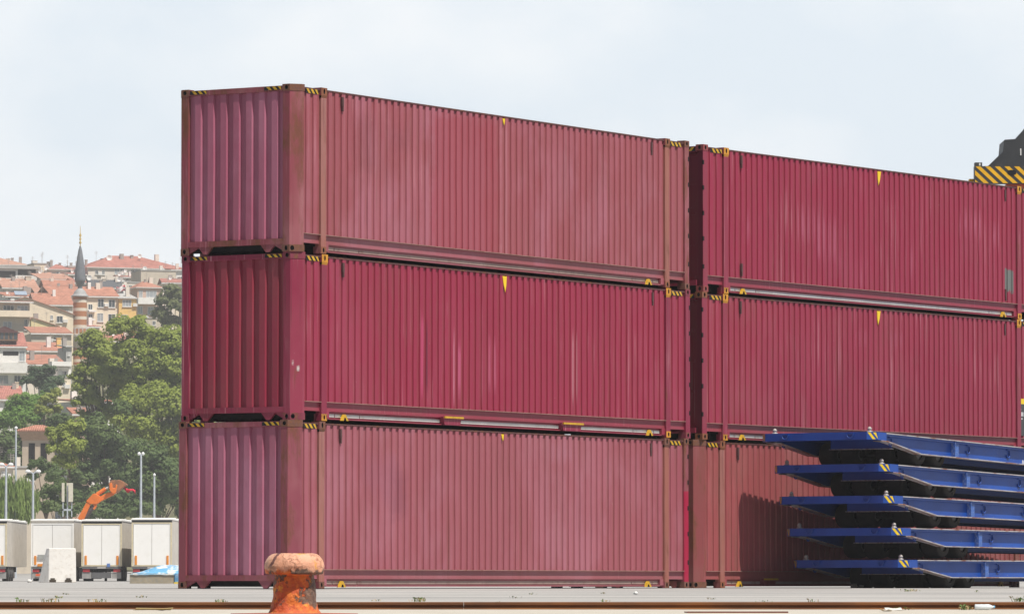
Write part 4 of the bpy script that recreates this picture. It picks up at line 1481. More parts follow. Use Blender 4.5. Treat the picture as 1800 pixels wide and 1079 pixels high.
def house(label, px0, px1, eave, Y, wall, roofm=None, roof='side', ridge=None, wins=(), balc=(), chim=(), dish=(), depth=9.0, bottom=None, over=.35, ridge_px=None, name='house', cat='house', fascia=True, solar=None):
    k = Y / F_PX
    x0, x1 = (px0 - 900) * k, (px1 - 900) * k
    Xc = (x0 + x1) / 2
    zb = min(hill_z(0, Y), CAM_Z + (HOR - (bottom or 1e5)) * k if bottom else 1e9) - 1.0
    Z = lambda py: CAM_Z + (HOR - py) * k - zb
    root = thing(name, label, cat, (Xc, Y, zb), R(random.uniform(9, 24)))
    h = (x1 - x0) / 2
    ze = Z(eave)
    wm = ST[wall] if isinstance(wall, str) else wall
    b = MB()
    if roof == 'gable':
        xr = (ridge_px - 900) * k - Xc
        zr = Z(ridge)
        el, er = ze if not isinstance(eave, tuple) else 0, ze
        pl = [(-h, 0), (h, 0), (h, ze), (xr, zr), (-h, zr - (zr - ze) * .25)]
        b.prism(pl[::-1], lambda p, tt: (p[0], tt, p[1]), 0, depth)
    else:
        b.box(-h, h, 0, depth, 0, ze)
    b.build('wall', wm, root)
    rm = roofm if roofm is not None else TILES[0]
    o = over
    rt = .16
    b = MB()
    zr = Z(ridge) if ridge else ze + .3
    if roof == 'side':
        pl = [(-o, ze - .05), (depth / 2, zr), (depth + o, ze - .05), (depth + o, ze - .05 + rt), (depth / 2, zr + rt), (-o, ze - .05 + rt)]
        b.prism(pl, lambda p, tt: (tt, p[0], p[1]), -h - o * .5, h + o * .5)
        b.box(-h, h, depth / 2 - .05, depth / 2 + .05, ze, zr, 0)
    elif roof == 'shed':
        pl = [(-o, ze - .05), (depth, zr), (depth, zr + rt), (-o, ze - .05 + rt)]
        b.prism(pl, lambda p, tt: (tt, p[0], p[1]), -h - o * .5, h + o * .5)
    elif roof == 'hip':
        rx = max(.3, h - depth * .55)
        rc = ((ridge_px - 900) * k - Xc) if ridge_px else 0
        z0 = ze - .03
        V = [(-h - o, -o, z0), (h + o, -o, z0), (h + o, depth + o, z0), (-h - o, depth + o, z0)]
        V2 = [(p[0], p[1], p[2] + .14) for p in V]
        rr = [(rc - rx, depth / 2, zr + .1), (rc + rx, depth / 2, zr + .1)]
        b.add(V + V2, [(0, 1, 5, 4), (1, 2, 6, 5), (2, 3, 7, 6), (3, 0, 4, 7), (3, 2, 1, 0)], 1)
        b.add(V2 + rr, [(0, 1, 5, 4), (1, 2, 5), (2, 3, 4, 5), (3, 0, 4)], 0)
    elif roof == 'flat':
        b.box(-h - o * .3, h + o * .3, -o * .3, depth, ze, zr)
    elif roof == 'gable':
        xr = (ridge_px - 900) * k - Xc
        for (xa, za, xb, zb_) in ((-h - .2, zr - (zr - ze) * .25, xr, zr), (xr, zr, h + .25, ze - .05)):
            b.add([(xa, -.25, za + .01), (xb, -.25, zb_ + .01), (xb, depth, zb_ + .01), (xa, depth, za + .01),
                   (xa, -.25, za + .15), (xb, -.25, zb_ + .15), (xb, depth, zb_ + .15), (xa, depth, za + .15)],
                  [(3, 2, 1, 0), (4, 5, 6, 7), (0, 1, 5, 4), (1, 2, 6, 5), (2, 3, 7, 6), (3, 0, 4, 7)], 0)
    rf = b.build('roof', [rm, FRAMEW if fascia else rm], root)
    if fascia and roof in ('side', 'shed'):
        b = MB()
        b.box(-h - o * .5, h + o * .5, -o - .05, -o + .05, ze - .22, ze - .0)
        b.build('fascia', FRAMEW, root)
    for (wx, wy, ww, wh, *kd) in wins:
        kd = kd[0] if kd else 'w'
        X_, Zc = (wx - 900) * k - Xc, Z(wy)
        a_, c_ = ww * k / 2, wh * k / 2
        b = MB()
        fr = .07
        b.box(X_ - a_, X_ + a_, -.03, .02, Zc - c_, Zc + c_, 1)
        if kd != 'o':
            b.box(X_ - a_, X_ - a_ + fr, -.08, -.0302, Zc - c_, Zc + c_, 0)
            b.box(X_ + a_ - fr, X_ + a_, -.08, -.0302, Zc - c_, Zc + c_, 0)
            b.box(X_ - a_ + fr, X_ + a_ - fr, -.08, -.0302, Zc + c_ - fr, Zc + c_, 0)
            b.box(X_ - a_ + fr, X_ + a_ - fr, -.08, -.0302, Zc - c_, Zc - c_ + fr, 0)
            nm = 1 if a_ < .8 else 2
            for q in range(nm):
                xm = X_ - a_ + 2 * a_ * (q + 1) / (nm + 1)
                b.box(xm - .03, xm + .03, -.075, -.0302, Zc - c_ + fr, Zc + c_ - fr, 0)
            b.box(X_ - a_ - .08, X_ + a_ + .08, -.16, .0, Zc - c_ - .09, Zc - c_ - .0002, 0)
        b.build('window', [FRAMEB if kd == 'b' else FRAMEW, CURT if kd == 'c' else (M['dark'] if kd == 'o' else GLASS)], root)
    for (bx0, bx1, by0, by1, *bm) in balc:
        b = MB()
        xa, xb = (bx0 - 900) * k - Xc, (bx1 - 900) * k - Xc
        z1, z0 = Z(by0), Z(by1)
        b.box(xa, xb, -1.1, -1.0, z0, z1)
        b.box(xa, xa + .08, -1.0, .0, z0, z1)
        b.box(xb - .08, xb, -1.0, .0, z0, z1)
        b.box(xa + .08, xb - .08, -1.0, .0, z0, z0 + .15)
        b.build('balcony', ST[bm[0]] if bm else ST['white'], root)
    for (cx, cy, cw, ch, *cm) in chim:
        b = MB()
        X_, zt = (cx - 900) * k - Xc, Z(cy)
        a_ = cw * k / 2
        yy = depth * .4
        b.box(X_ - a_, X_ + a_, yy, yy + 2 * a_, zt - ch * k - .8, zt)
        b.box(X_ - a_ - .06, X_ + a_ + .06, yy - .06, yy + 2 * a_ + .06, zt + .0002, zt + .1)
        b.build('chimney', ST[cm[0]] if cm else BARE, rf)
    for (dx, dyy, dr) in dish:
        b = MB()
        X_, zc = (dx - 900) * k - Xc, Z(dyy)
        rr = dr * k
        yy = depth * .3
        b.lathe([(0.001, .0), (rr * .5, .04 * rr), (rr * .85, .16 * rr), (rr, .28 * rr), (rr * 1.0, .30 * rr), (rr * .84, .2 * rr), (0.001, .05 * rr)], 16, 0, (0, 0, 0), True, lambda p: (X_ + p[0], yy - p[2], zc + p[1]))
        b.tube((X_, yy + .05, zc), (X_, yy + .3, zc - rr - 1.2), .05, n=6)
        b.build('satellite_dish', DISHM, rf)
    for q in range(random.choice((1, 2, 2, 3))):
        b = MB()
        X_ = random.uniform(-h * .8, h * .8)
        zt = ze + (zr - ze) * .6 if roof != 'flat' else zr
        hh = random.uniform(1.2, 2.6)
        yy = depth * .4
        b.tube((X_, yy, zt - .5), (X_, yy, zt + hh), .03, n=5)
        for m_ in range(3):
            b.box(X_ - .35, X_ + .35, yy - .02, yy + .02, zt + hh - .2 - m_ * .22, zt + hh - .17 - m_ * .22)
        b.build('aerial', BARE, rf)
    for q in range(random.choice((0, 1, 1, 2))):
        b = MB()
        X_ = random.uniform(-h * .8, h * .8)
        zt = ze + (zr - ze) * .75 if roof != 'flat' else zr
        cw2 = random.uniform(.25, .4)
        b.box(X_ - cw2, X_ + cw2, depth * .35, depth * .35 + 2 * cw2, zt - 1.0, zt + random.uniform(.7, 1.4))
        b.build('chimney', random.choice((BARE, ST['pale'], ST['white'])), rf)
    if wins and random.random() < .7:
        b = MB()
        wx, wy, ww, wh = wins[0][:4]
        X_, Zc = (wx - 900) * k - Xc + ww * k * .9, Z(wy) - .3
        b.box(X_ - .4, X_ + .4, -.36, -.001, Zc - .28, Zc + .28)
        b.build('air_conditioner', FRAMEW, root)
    if solar:
        for (sx0, sx1, sy0, sy1) in solar:
            xa, xb = (sx0 - 900) * k - Xc, (sx1 - 900) * k - Xc
            b = MB()
            b.add([(xa, 0, Z(sy1)), (xb, 0, Z(sy1)), (xb, 1.0, Z(sy0)), (xa, 1.0, Z(sy0)), (xa, .1, Z(sy1) - .1), (xb, .1, Z(sy1) - .1), (xb, 1.1, Z(sy0) - .1), (xa, 1.1, Z(sy0) - .1)],
                  [(0, 1, 2, 3), (7, 6, 5, 4), (1, 0, 4, 5), (2, 1, 5, 6), (3, 2, 6, 7), (0, 3, 7, 4)], 0)
            b.build('solar_panel', [simple('solar panel', (.30, .36, .44), .3, .5)], root)
    return root


T0_, T1_, T2_ = TILES
house('wide house with a broad red hip roof and chimneys on the crest', 150, 330, 472, 1066, 'pale', T1_, 'hip', 447, [(166, 480, 6, 8), (178, 480, 5, 8), (203, 478, 9, 10, 'c'), (213, 478, 8, 10, 'c'), (232, 478, 8, 8), (238, 478, 7, 8, 'c')],
      chim=[(161, 456, 4, 10), (245, 446, 4.5, 12), (287, 456, 4, 6), (206, 455, 4, 6), (191, 453, 5, 8)], dish=[(199, 452, 5.5), (255, 447.5, 4)], depth=14, ridge_px=234)
house('plain beige flat roofed block below the broad hip roof', 246, 309, 476, 1030, 'beige', SLAB, 'flat', 474, [(302, 491, 6, 6, 'o'), (262, 500, 5, 5)], depth=9, dish=[(290, 473, 4), (258, 471, 4)])
house('white house with a small red roof right of the beige block', 300, 345, 474, 1045, 'white', T1_, 'shed', 470, [(316, 490, 6, 8)], depth=7)
house('pink apartment house with white balcony and hipped roof', 240, 284, 506, 985, 'pink', T0_, 'hip', 493, [(246, 517, 7, 13, 'c'), (265, 517, 19, 12, 'c'), (245, 545, 9, 13, 'c'), (264, 546, 11, 14, 'c')], [(239, 274, 524, 535)], depth=9, chim=[(262, 490, 3, 5), (269, 491, 3, 4)], ridge_px=262)
house('pink house side wing with grey blank wall', 284, 306, 512, 990, 'pale', SLAB, 'flat', 510, [(292, 524, 6, 8)], depth=7)
house('cream house with four tall windows below the grey gable', 151, 207.5, 521, 940, 'cream', T0_, 'side', 503, [(176, 533, 11, 15), (196, 533.5, 12, 14), (175, 558, 11, 15, 'c'), (196, 559, 13, 15), (157, 540, 8, 10), (157, 556, 8, 8)], balc=[(152, 165, 546, 549), (152, 163, 561, 564)], chim=[(186, 492, 5, 12), (200, 545, 4, 2)], depth=9)
house('bright yellow house wing with one triple window', 207.6, 239, 525, 941, 'yellow', SLAB, 'shed', 513, [(222, 533, 16, 12, 'c'), (217, 556, 12, 6)], depth=8, fascia=False)
house('house with a dark grey gable roof behind the cream house', 158, 214, 506, 992, 'grey', DARKROOF, 'side', 491, [(170, 512, 5, 6)], chim=[(186, 489, 5.5, 14, 'beige')], dish=[(211, 490, 4), (158, 487, 5)], depth=8)
house('red roofed house behind the minaret cap', 86, 158, 520, 957, 'pale', T0_, 'side', 502, [(150, 535, 8, 9), (154, 548, 7, 7)], chim=[(108, 505, 4, 6)], depth=9)
house('grey beige house with a red roof and white gutter left of the minaret', 60, 127, 536, 926, 'beige', T0_, 'side', 514, [(118, 547, 4, 5)], chim=[(77, 529, 9, 5, 'white')], depth=10)
house('cream gabled house with one square window', 27, 128, 553, 902, 'cream', T2_, 'gable', 523, [(104, 561, 11, 12), (90, 558, 5, 8, 'c')], ridge_px=42, depth=9, dish=[(82, 559, 4)], fascia=False)
house('pale yellow lean-to house under the cream gable', 53.5, 102, 574, 893, 'paleyellow', T2_, 'gable', 559, [], ridge_px=55, depth=5, fascia=False)
house('beige house with a long cream balcony and red awning', -42, 52, 530, 872, 'beige', T1_, 'shed', 528, [(14, 541, 20, 9), (39, 541, 19, 9, 'c'), (12, 571, 16, 12, 'c'), (45, 570, 6, 19), (-10, 541, 18, 9), (-15, 571, 16, 12)], [(-42, 53, 546, 557, 'cream')], depth=8, over=.9)
house('beige house with red shed roof below the minaret balcony', 54, 125, 586, 862, 'beige', T0_, 'shed', 572, [(84, 595, 4, 4), (98, 595, 10, 5)], depth=8)
hb = house('house with a red mansard roof and brown framed dormer', -42, 45, 609, 806, 'white', T1_, 'shed', 583, [(18, 621, 27, 7, 'o'), (38, 626, 10, 18, 'c'), (5, 667, 18, 15, 'c'), (30, 667, 12, 15), (-20, 622, 24, 12), (-20, 667, 20, 14)], [(-42, 46, 638, 656, 'white')], depth=5)
b = MB()
k = 806 / F_PX
zb = hb.location.z
q = lambda px, py: ((px - 900) * k - hb.location.x, CAM_Z + (HOR - py) * k - zb)
xl, zt = q(-2, 581)
xr, zl = q(30, 599)
b.box(xl, xr, -.3, 4.4, zl, zt, 0)
for i in range(4):
    xw = xl + (xr - xl) * (i + .5) / 4
    b.box(xw - .24, xw + .24, -.34, -.3002, zl + .25, zt - .2, 1)
b.build('dormer', [FRAMEB, GLASS], hb)
b = MB()
xm, zm = q(7, 573.5)
(xa, za), (xb, zb_) = q(-26, 585), q(34, 585)
b.add([(xa, -.5, za), (xm, -.5, zm), (xb, -.5, zb_), (xa, 4.4, za), (xm, 4.4, zm), (xb, 4.4, zb_)], [(0, 2, 1), (3, 4, 5), (0, 1, 4, 3), (1, 2, 5, 4), (0, 3, 5, 2)], 0)
b.build('dormer_roof', simple('dark red dormer', (.10, .035, .035), .8), hb)
house('long red roof house with a yellow chimney', 47, 119, 617, 846, 'pale', T0_, 'shed', 599, [(60, 626, 5, 5)], chim=[(111, 593, 7.5, 15, 'yellow')], depth=8)
house('lower long red roof house in front of the yellow chimney roof', 47, 115, 641, 818, 'pale', T0_, 'shed', 621, [(75, 650, 5, 6)], depth=8)
house('narrow grey house end beside the minaret foot', 115.5, 125.5, 610, 838, 'grey', SLAB, 'shed', 605, [(120, 622, 3, 6)], depth=6, fascia=False)
house('white terrace house with railing below the long red roofs', 89, 124.5, 646, 792, 'white', SLAB, 'flat', 644, [(97, 653, 8, 6, 'c'), (112, 656, 12, 8)], [(86, 122, 636, 644, 'white')], depth=7)
house('cream house below the white terrace', 96, 124, 664, 770, 'cream', SLAB, 'flat', 662, [(112, 676, 6, 7)], depth=7)
house('low house with a red roof at the left edge', -42, 40, 702, 705, 'white', T1_, 'side', 678, [(12, 712, 8, 8)], chim=[(34, 671, 6, 8, 'cream')], depth=8)
house('grey slab roofed house over a dark open terrace at upper left', -42, 64, 472, 1052, 'white', SLAB, 'flat', 467, [(4, 482, 44, 12, 'o'), (46, 478, 32, 10, 'o')], depth=9, over=2)
house('house with a red roof rising behind the grey slab roof', -42, 48, 466, 1082, 'pale', T2_, 'hip', 451, [], chim=[(25, 451, 4, 12), (18, 452, 7, 9, 'pale')], depth=12, ridge_px=3)
house('small crest house with a red roof left of the spire', 85, 121, 474, 1070, 'pale', T1_, 'hip', 463, [(100, 480, 5, 5)], chim=[(86, 459, 4, 6), (90, 460, 3, 8), (107, 461, 4, 4)], depth=8, dish=[(83, 470, 5)])
house('cream crest house with a flat top among the red roofs', 58, 85, 464, 1078, 'cream', SLAB, 'flat', 462, [(66, 474, 4, 5)], chim=[(66, 457, 9, 7, 'pale')], depth=8)
house('cream wall house close left of the spire tip', 118, 152, 470, 1076, 'cream', SLAB, 'flat', 467, [(135, 480, 4, 5)], chim=[(130, 461, 4, 6), (147, 470, 3, 3)], depth=8)
house('house with a faded red sloping roof in mid terrace', 70, 128, 491, 1044, 'pale', T2_, 'shed', 477, [(90, 498, 5, 5)], chim=[(82, 493, 5, 12, 'white')], depth=10, dish=[(97, 487, 3)])
house('low house with a red roof and dark eave under the faded roof', 76, 130, 503, 1018, 'pale', T0_, 'side', 491, [(88, 509, 6, 5)], chim=[(106, 496, 4, 12), (83, 493, 4, 10, 'white')], depth=8)
house('house with red roofs and a white satellite dish', 2, 66, 506, 1002, 'pale', T2_, 'side', 489, [(20, 514, 6, 6)], chim=[(34, 491, 5, 17), (56, 484, 10, 10, 'beige'), (3, 487, 8, 16, 'pale')], depth=9, dish=[(49, 498.5, 4.5), (22, 496, 3)])
house('small white house with solar panels above the cream gable', 8, 62, 521, 965, 'white', T0_, 'shed', 511, [(15, 525, 5, 5)], chim=[(55, 512, 8, 10, 'pale')], depth=8, dish=[(17, 520, 5), (16, 513, 2.5)], solar=[(25, 47, 511, 518)])
house('row house with red eave below the crest at right', 212, 250, 487, 1046, 'pale', T1_, 'shed', 482, [(222, 492, 5, 5), (238, 493, 5, 5)], depth=7, dish=[(212, 481, 3.5), (218, 478, 3), (223, 475, 3)])
house('pale house glimpsed through the gap in the plane trees', 128, 212, 706, 650, 'white', T0_, 'shed', 700, [(170, 722, 8, 10), (186, 722, 8, 10)], depth=8)
house('orange roofed annexe glimpsed below the plane trees', 128, 158, 728, 636, 'pink', T0_, 'shed', 716, [], depth=5)
house('small red roofed house behind the leftmost lamp post', -30, 24, 822, 520, 'beige', T0_, 'hip', 809, [(6, 832, 6, 7)], depth=7, bottom=912)
house('low beige garden building with plain wall below the pavilion', 16, 62, 822, 540, 'beige', SLAB, 'flat', 819, [(50, 836, 4, 6)], depth=6, bottom=905)
row_words = ['on the crest', 'just below the crest', 'halfway down the slope', 'low on the slope']
wall_words = ['cream', 'pink', 'white', 'pale', 'beige', 'yellow', 'grey']
roof_words = ['a hip roof', 'a flat roof', 'a gable roof']
for row in range(4):                                        # more of the town, behind the containers from here
    for i in range(6):
        px = 326 + i * 47 + row * 11
        yy = 1066 - row * 72
        ev = 480 + row * 42 + (i * 7 + row * 5) % 9
        wd = 40 + (i * 5 + row * 3) % 9
        wl = wall_words[(i + row * 3) % 7]
        rk = (i * 2 + row) % 3
        house(wl + ' hillside house with ' + roof_words[rk] + ' ' + row_words[row] + ', ' + ['first', 'second', 'third', 'fourth', 'fifth', 'sixth'][i] + ' behind the left stack', px, px + wd, ev, yy, wl, [TILES[i % 3], SLAB, TILES[(i + 1) % 3]][rk],
              ['hip', 'flat', 'side'][rk], ev - (13 if rk != 1 else 2), [(px + q * wd, ev + v, 8, 10) for q in (.22, .5, .78) for v in (12, 32)])
fill = [(60, 92, 486, 1062, 'white', T2_, 'side', 478, 'pale filler house with a clay roof under the cream crest house'), (118, 150, 482, 1062, 'cream', T1_, 'shed', 477, 'cream house with a red shed roof behind the spire'),
        (206, 250, 497, 1022, 'pale', SLAB, 'flat', 495, 'pale flat house behind the red and white banner'), (284, 330, 497, 1016, 'cream', T1_, 'side', 489, 'cream house with a red roof behind the dull olive tree'),
        (128, 152, 497, 1030, 'white', T1_, 'side', 489, 'small white house with a red roof right of the spire'), (206, 240, 507, 1000, 'white', SLAB, 'flat', 505, 'white flat house over the yellow wing'),
        (-42, 10, 500, 1040, 'pale', T0_, 'side', 488, 'red roofed house under the dark terrace at the left edge'), (240, 300, 560, 960, 'beige', SLAB, 'flat', 558, 'beige house below the pink apartment house'),
        (126, 175, 574, 930, 'cream', T1_, 'shed', 568, 'cream house beside the minaret balcony'), (172, 260, 600, 935, 'pale', T1_, 'side', 588, 'long pale house behind the plane tree crowns'),
        (20, 60, 500, 1030, 'white', T0_, 'shed', 491, 'white house with a red shed roof above the solar panels'), (60, 130, 515, 985, 'pale', T2_, 'side', 506, 'pale house with a clay roof behind the grey beige house')]
for (a_, c_, ev, yy, wl, rm_, rf_, rg, lb) in fill:
    house(lb, a_, c_, ev, yy, wl, rm_, rf_, rg, [(a_ + (c_ - a_) * q, ev + 8, 6, 8) for q in (.2, .5, .8)] + [(a_ + (c_ - a_) * q, ev + 22, 6, 8) for q in (.2, .5, .8)], depth=7,
          chim=[(a_ + (c_ - a_) * .7, rg - 3, 4, 6)], dish=[(a_ + (c_ - a_) * .35, rg - 1, 3)])

# pavilion tower
STONEW = stucco('pavilion stone', (.52, .43, .33))
Yp = 556.0
k = Yp / F_PX
Xp, zb = (66 - 900) * k, ground_z(0, Yp) - 1
Zp = lambda py: CAM_Z + (HOR - py) * k - zb
root = thing('pavilion', 'square stone pavilion with a tiled hip roof among the trees', 'pavilion', (Xp, Yp, zb))
hw = 27 * k
b = MB()
b.box(-hw, hw, 0, 2 * hw, 0, Zp(774))
b.build('wall', STONEW, root)
b = MB()
for (py1, py0, gx) in ((774, 769, 1.5), (769, 764, 4), (764, 758, 7)):
    b.box(-hw - gx * k, hw + gx * k, -gx * k, 2 * hw + gx * k, Zp(py1), Zp(py0))
b.build('cornice', simple('cornice stone', (.48, .33, .22), .9), root)
b = MB()
z0, e_ = Zp(758), hw + 10 * k
V = [(-e_, hw - e_, z0), (e_, hw - e_, z0), (e_, hw + e_, z0), (-e_, hw + e_, z0)]
V2 = [(p[0], p[1], p[2] + .12) for p in V]
b.add(V + V2, [(0, 1, 5, 4), (1, 2, 6, 5), (2, 3, 7, 6), (3, 0, 4, 7), (3, 2, 1, 0)], 0)
b.add(V2 + [(-.4, hw, Zp(746)), (.4, hw, Zp(746))], [(0, 1, 5, 4), (1, 2, 5), (2, 3, 4, 5), (3, 0, 4)], 0)
b.build('roof', T0_, root)
for xc in (-10 * k, 11 * k):
    b = MB()
    b.box(xc - 5.5 * k, xc + 5.5 * k, -.04, .02, Zp(812), Zp(779))
    b.build('window', M['dark'], root)

# minaret
Ym = 905.0
k = Ym / F_PX
Xm = (139.5 - 900) * k
zb = hill_z(0, Ym) - 1
Zm = lambda py: CAM_Z + (HOR - py) * k - zb
root = thing('minaret', 'slender minaret with brick and white bands and a lead spire', 'minaret', (Xm, Ym, zb))
BAND = new_mat('brick and white bands')
t = NT(BAND)
sep = t.n("ShaderNodeSeparateXYZ")
t.l(t.co, sep.inputs[0])
bz = t.math('FRACT', t.math('DIVIDE', t.math('SUBTRACT', sep.outputs[2], Zm(577)), (543.5 - 528.5) * k), 0)
c = t.mix(t.math('LESS_THAN', bz, .36), t.mix(t.noise(3, 4), (.38, .155, .07), (.46, .20, .10)), (.70, .62, .52))
t.fin(c, .9, .15)
b = MB()
b.lathe([(12.2 * k, 0), (12.2 * k, Zm(592)), (12.0 * k, Zm(577)), (12.0 * k, Zm(522))], 20, 0, (0, 0, 0), True)
b.build('shaft', BAND, root)
MST = stucco('minaret stone', (.55, .52, .50))
b = MB()
b.lathe([(12.3 * k, Zm(612)), (15 * k, Zm(606)), (16 * k, Zm(602)), (19 * k, Zm(597)), (20 * k, Zm(593)), (22.5 * k, Zm(592)), (22.5 * k, Zm(589)), (12 * k, Zm(589))], 20, 0, (0, 0, 0), False)
nb = 20
for i in range(nb):
    a_ = 2 * math.pi * i / nb
    b.box(22 * k * math.cos(a_) - .09, 22 * k * math.cos(a_) + .09, 22 * k * math.sin(a_) - .09, 22 * k * math.sin(a_) + .09, Zm(589), Zm(578.6))
b.lathe([(22.6 * k, Zm(578.6)), (22.6 * k, Zm(577)), (21.3 * k, Zm(577)), (21.3 * k, Zm(578.6))], 20, 0, (0, 0, 0), False)
b.build('balcony', MST, root)
LEAD = simple('lead sheet', (.155, .165, .185), .55, .4, .2, 1.5)
b = MB()
b.lathe([(12 * k, Zm(522)), (15.2 * k, Zm(521.5)), (15.2 * k, Zm(520)), (12 * k, Zm(517)), (9.5 * k, Zm(512)), (6 * k, Zm(508.5)), (4.2 * k, Zm(507))], 20, 0, (0, 0, 0), False)
b.build('eave_cap', simple('lead cap pale', (.34, .34, .34), .6), root)
b = MB()
b.lathe([(4.0 * k, Zm(508)), (4.4 * k, Zm(503)), (7.0 * k, Zm(499)), (9.6 * k, Zm(493)), (9.8 * k, Zm(489)), (9.2 * k, Zm(480)), (7.6 * k, Zm(467)), (5.6 * k, Zm(453)), (3.4 * k, Zm(440)), (1.2 * k, Zm(432))], 12, 0, (0, 0, 0), False)
b.build('spire', LEAD, root)
b = MB()
b.lathe([(1.2 * k, Zm(433)), (.7 * k, Zm(429)), (2.5 * k, Zm(426.5)), (.7 * k, Zm(423)), (2.1 * k, Zm(420)), (.7 * k, Zm(417)), (2.3 * k, Zm(413.5)), (.7 * k, Zm(410)), (.5 * k, Zm(404)), (.3 * k, Zm(397))], 10, 0, (0, 0, 0), True)
b.build('finial', simple('gilt finial', (.62, .42, .10), .4, .5), root)

# red and white banner on a roof edge
Yf = 962.0
k = Yf / F_PX
xf, zf = PX(212, 508, Yf)
b = MB()
v = []
for i in range(9):
    for j in range(5):
        v.append(((i / 8 - .5) * 17 * k, .12 * math.sin(i * 1.3 + j * .4), (j / 4 - .5) * 10 * k - .25 * math.sin(i * .8)))
b.add(v, [(i * 5 + j, (i + 1) * 5 + j, (i + 1) * 5 + j + 1, i * 5 + j + 1) for i in range(8) for j in range(4)], 0, True)
BAN = new_mat('red white cloth')
t = NT(BAN)
t.fin(t.mix(t.ramp(t.noise(1.3, 2, .5, (1, 0, 1), (1.4, 0, .2)), .47, .53), (.60, .05, .07), (.78, .72, .72)), .8, .2)
o = b.build('banner', BAN, None, (xf, Yf, zf))
o.modifiers.new('thick', 'SOLIDIFY').thickness = .02
tag(o, 'red and white cloth banner over the yellow house roof', 'banner')

# ---------------------------------------------------------------- trees
def leaf_mat(name, c1, c2, seed=0):
    m = new_mat(name)
    t = NT(m)
    c = t.mix(t.ramp(t.noise(.35, 4, .6, (1, 1, 1), (seed, 0, 0)), .3, .7), c1, c2)
    c = t.mix(t.ramp(t.noise(2.0, 3, .6, (1, 1, 1), (0, seed, 0)), .55, .75, 0, .5), c, [x * 1.35 for x in c2])
    t.fin(c, .6, .25)
    tr = t.n("ShaderNodeBsdfTranslucent")
    t.l(c, tr.inputs[0])
    ms = t.n("ShaderNodeMixShader")
    ms.inputs[0].default_value = .45
    t.l(t.b.outputs[0], ms.inputs[1])
    t.l(tr.outputs[0], ms.inputs[2])
    t.l(ms.outputs[0], t.o.inputs[0])
    return m


LEAF = {'plane': leaf_mat('plane tree leaves', (.27, .335, .055), (.365, .425, .09), 1), 'dark': leaf_mat('dark leaves', (.10, .16, .055), (.17, .23, .075), 3),
        'blue': leaf_mat('bluish pine needles', (.095, .155, .08), (.13, .19, .095), 5), 'lime': leaf_mat('fresh green leaves', (.17, .31, .06), (.23, .37, .08), 7),
        'olive': leaf_mat('yellowish leaves', (.30, .35, .075), (.36, .40, .10), 8), 'willow': leaf_mat('willow leaves', (.22, .32, .085), (.29, .38, .11), 9), 'dull': leaf_mat('dull olive leaves', (.17, .20, .085), (.22, .245, .10), 4)}
BARK = simple('bark', (.10, .075, .055), .9, .1, .25, 2)


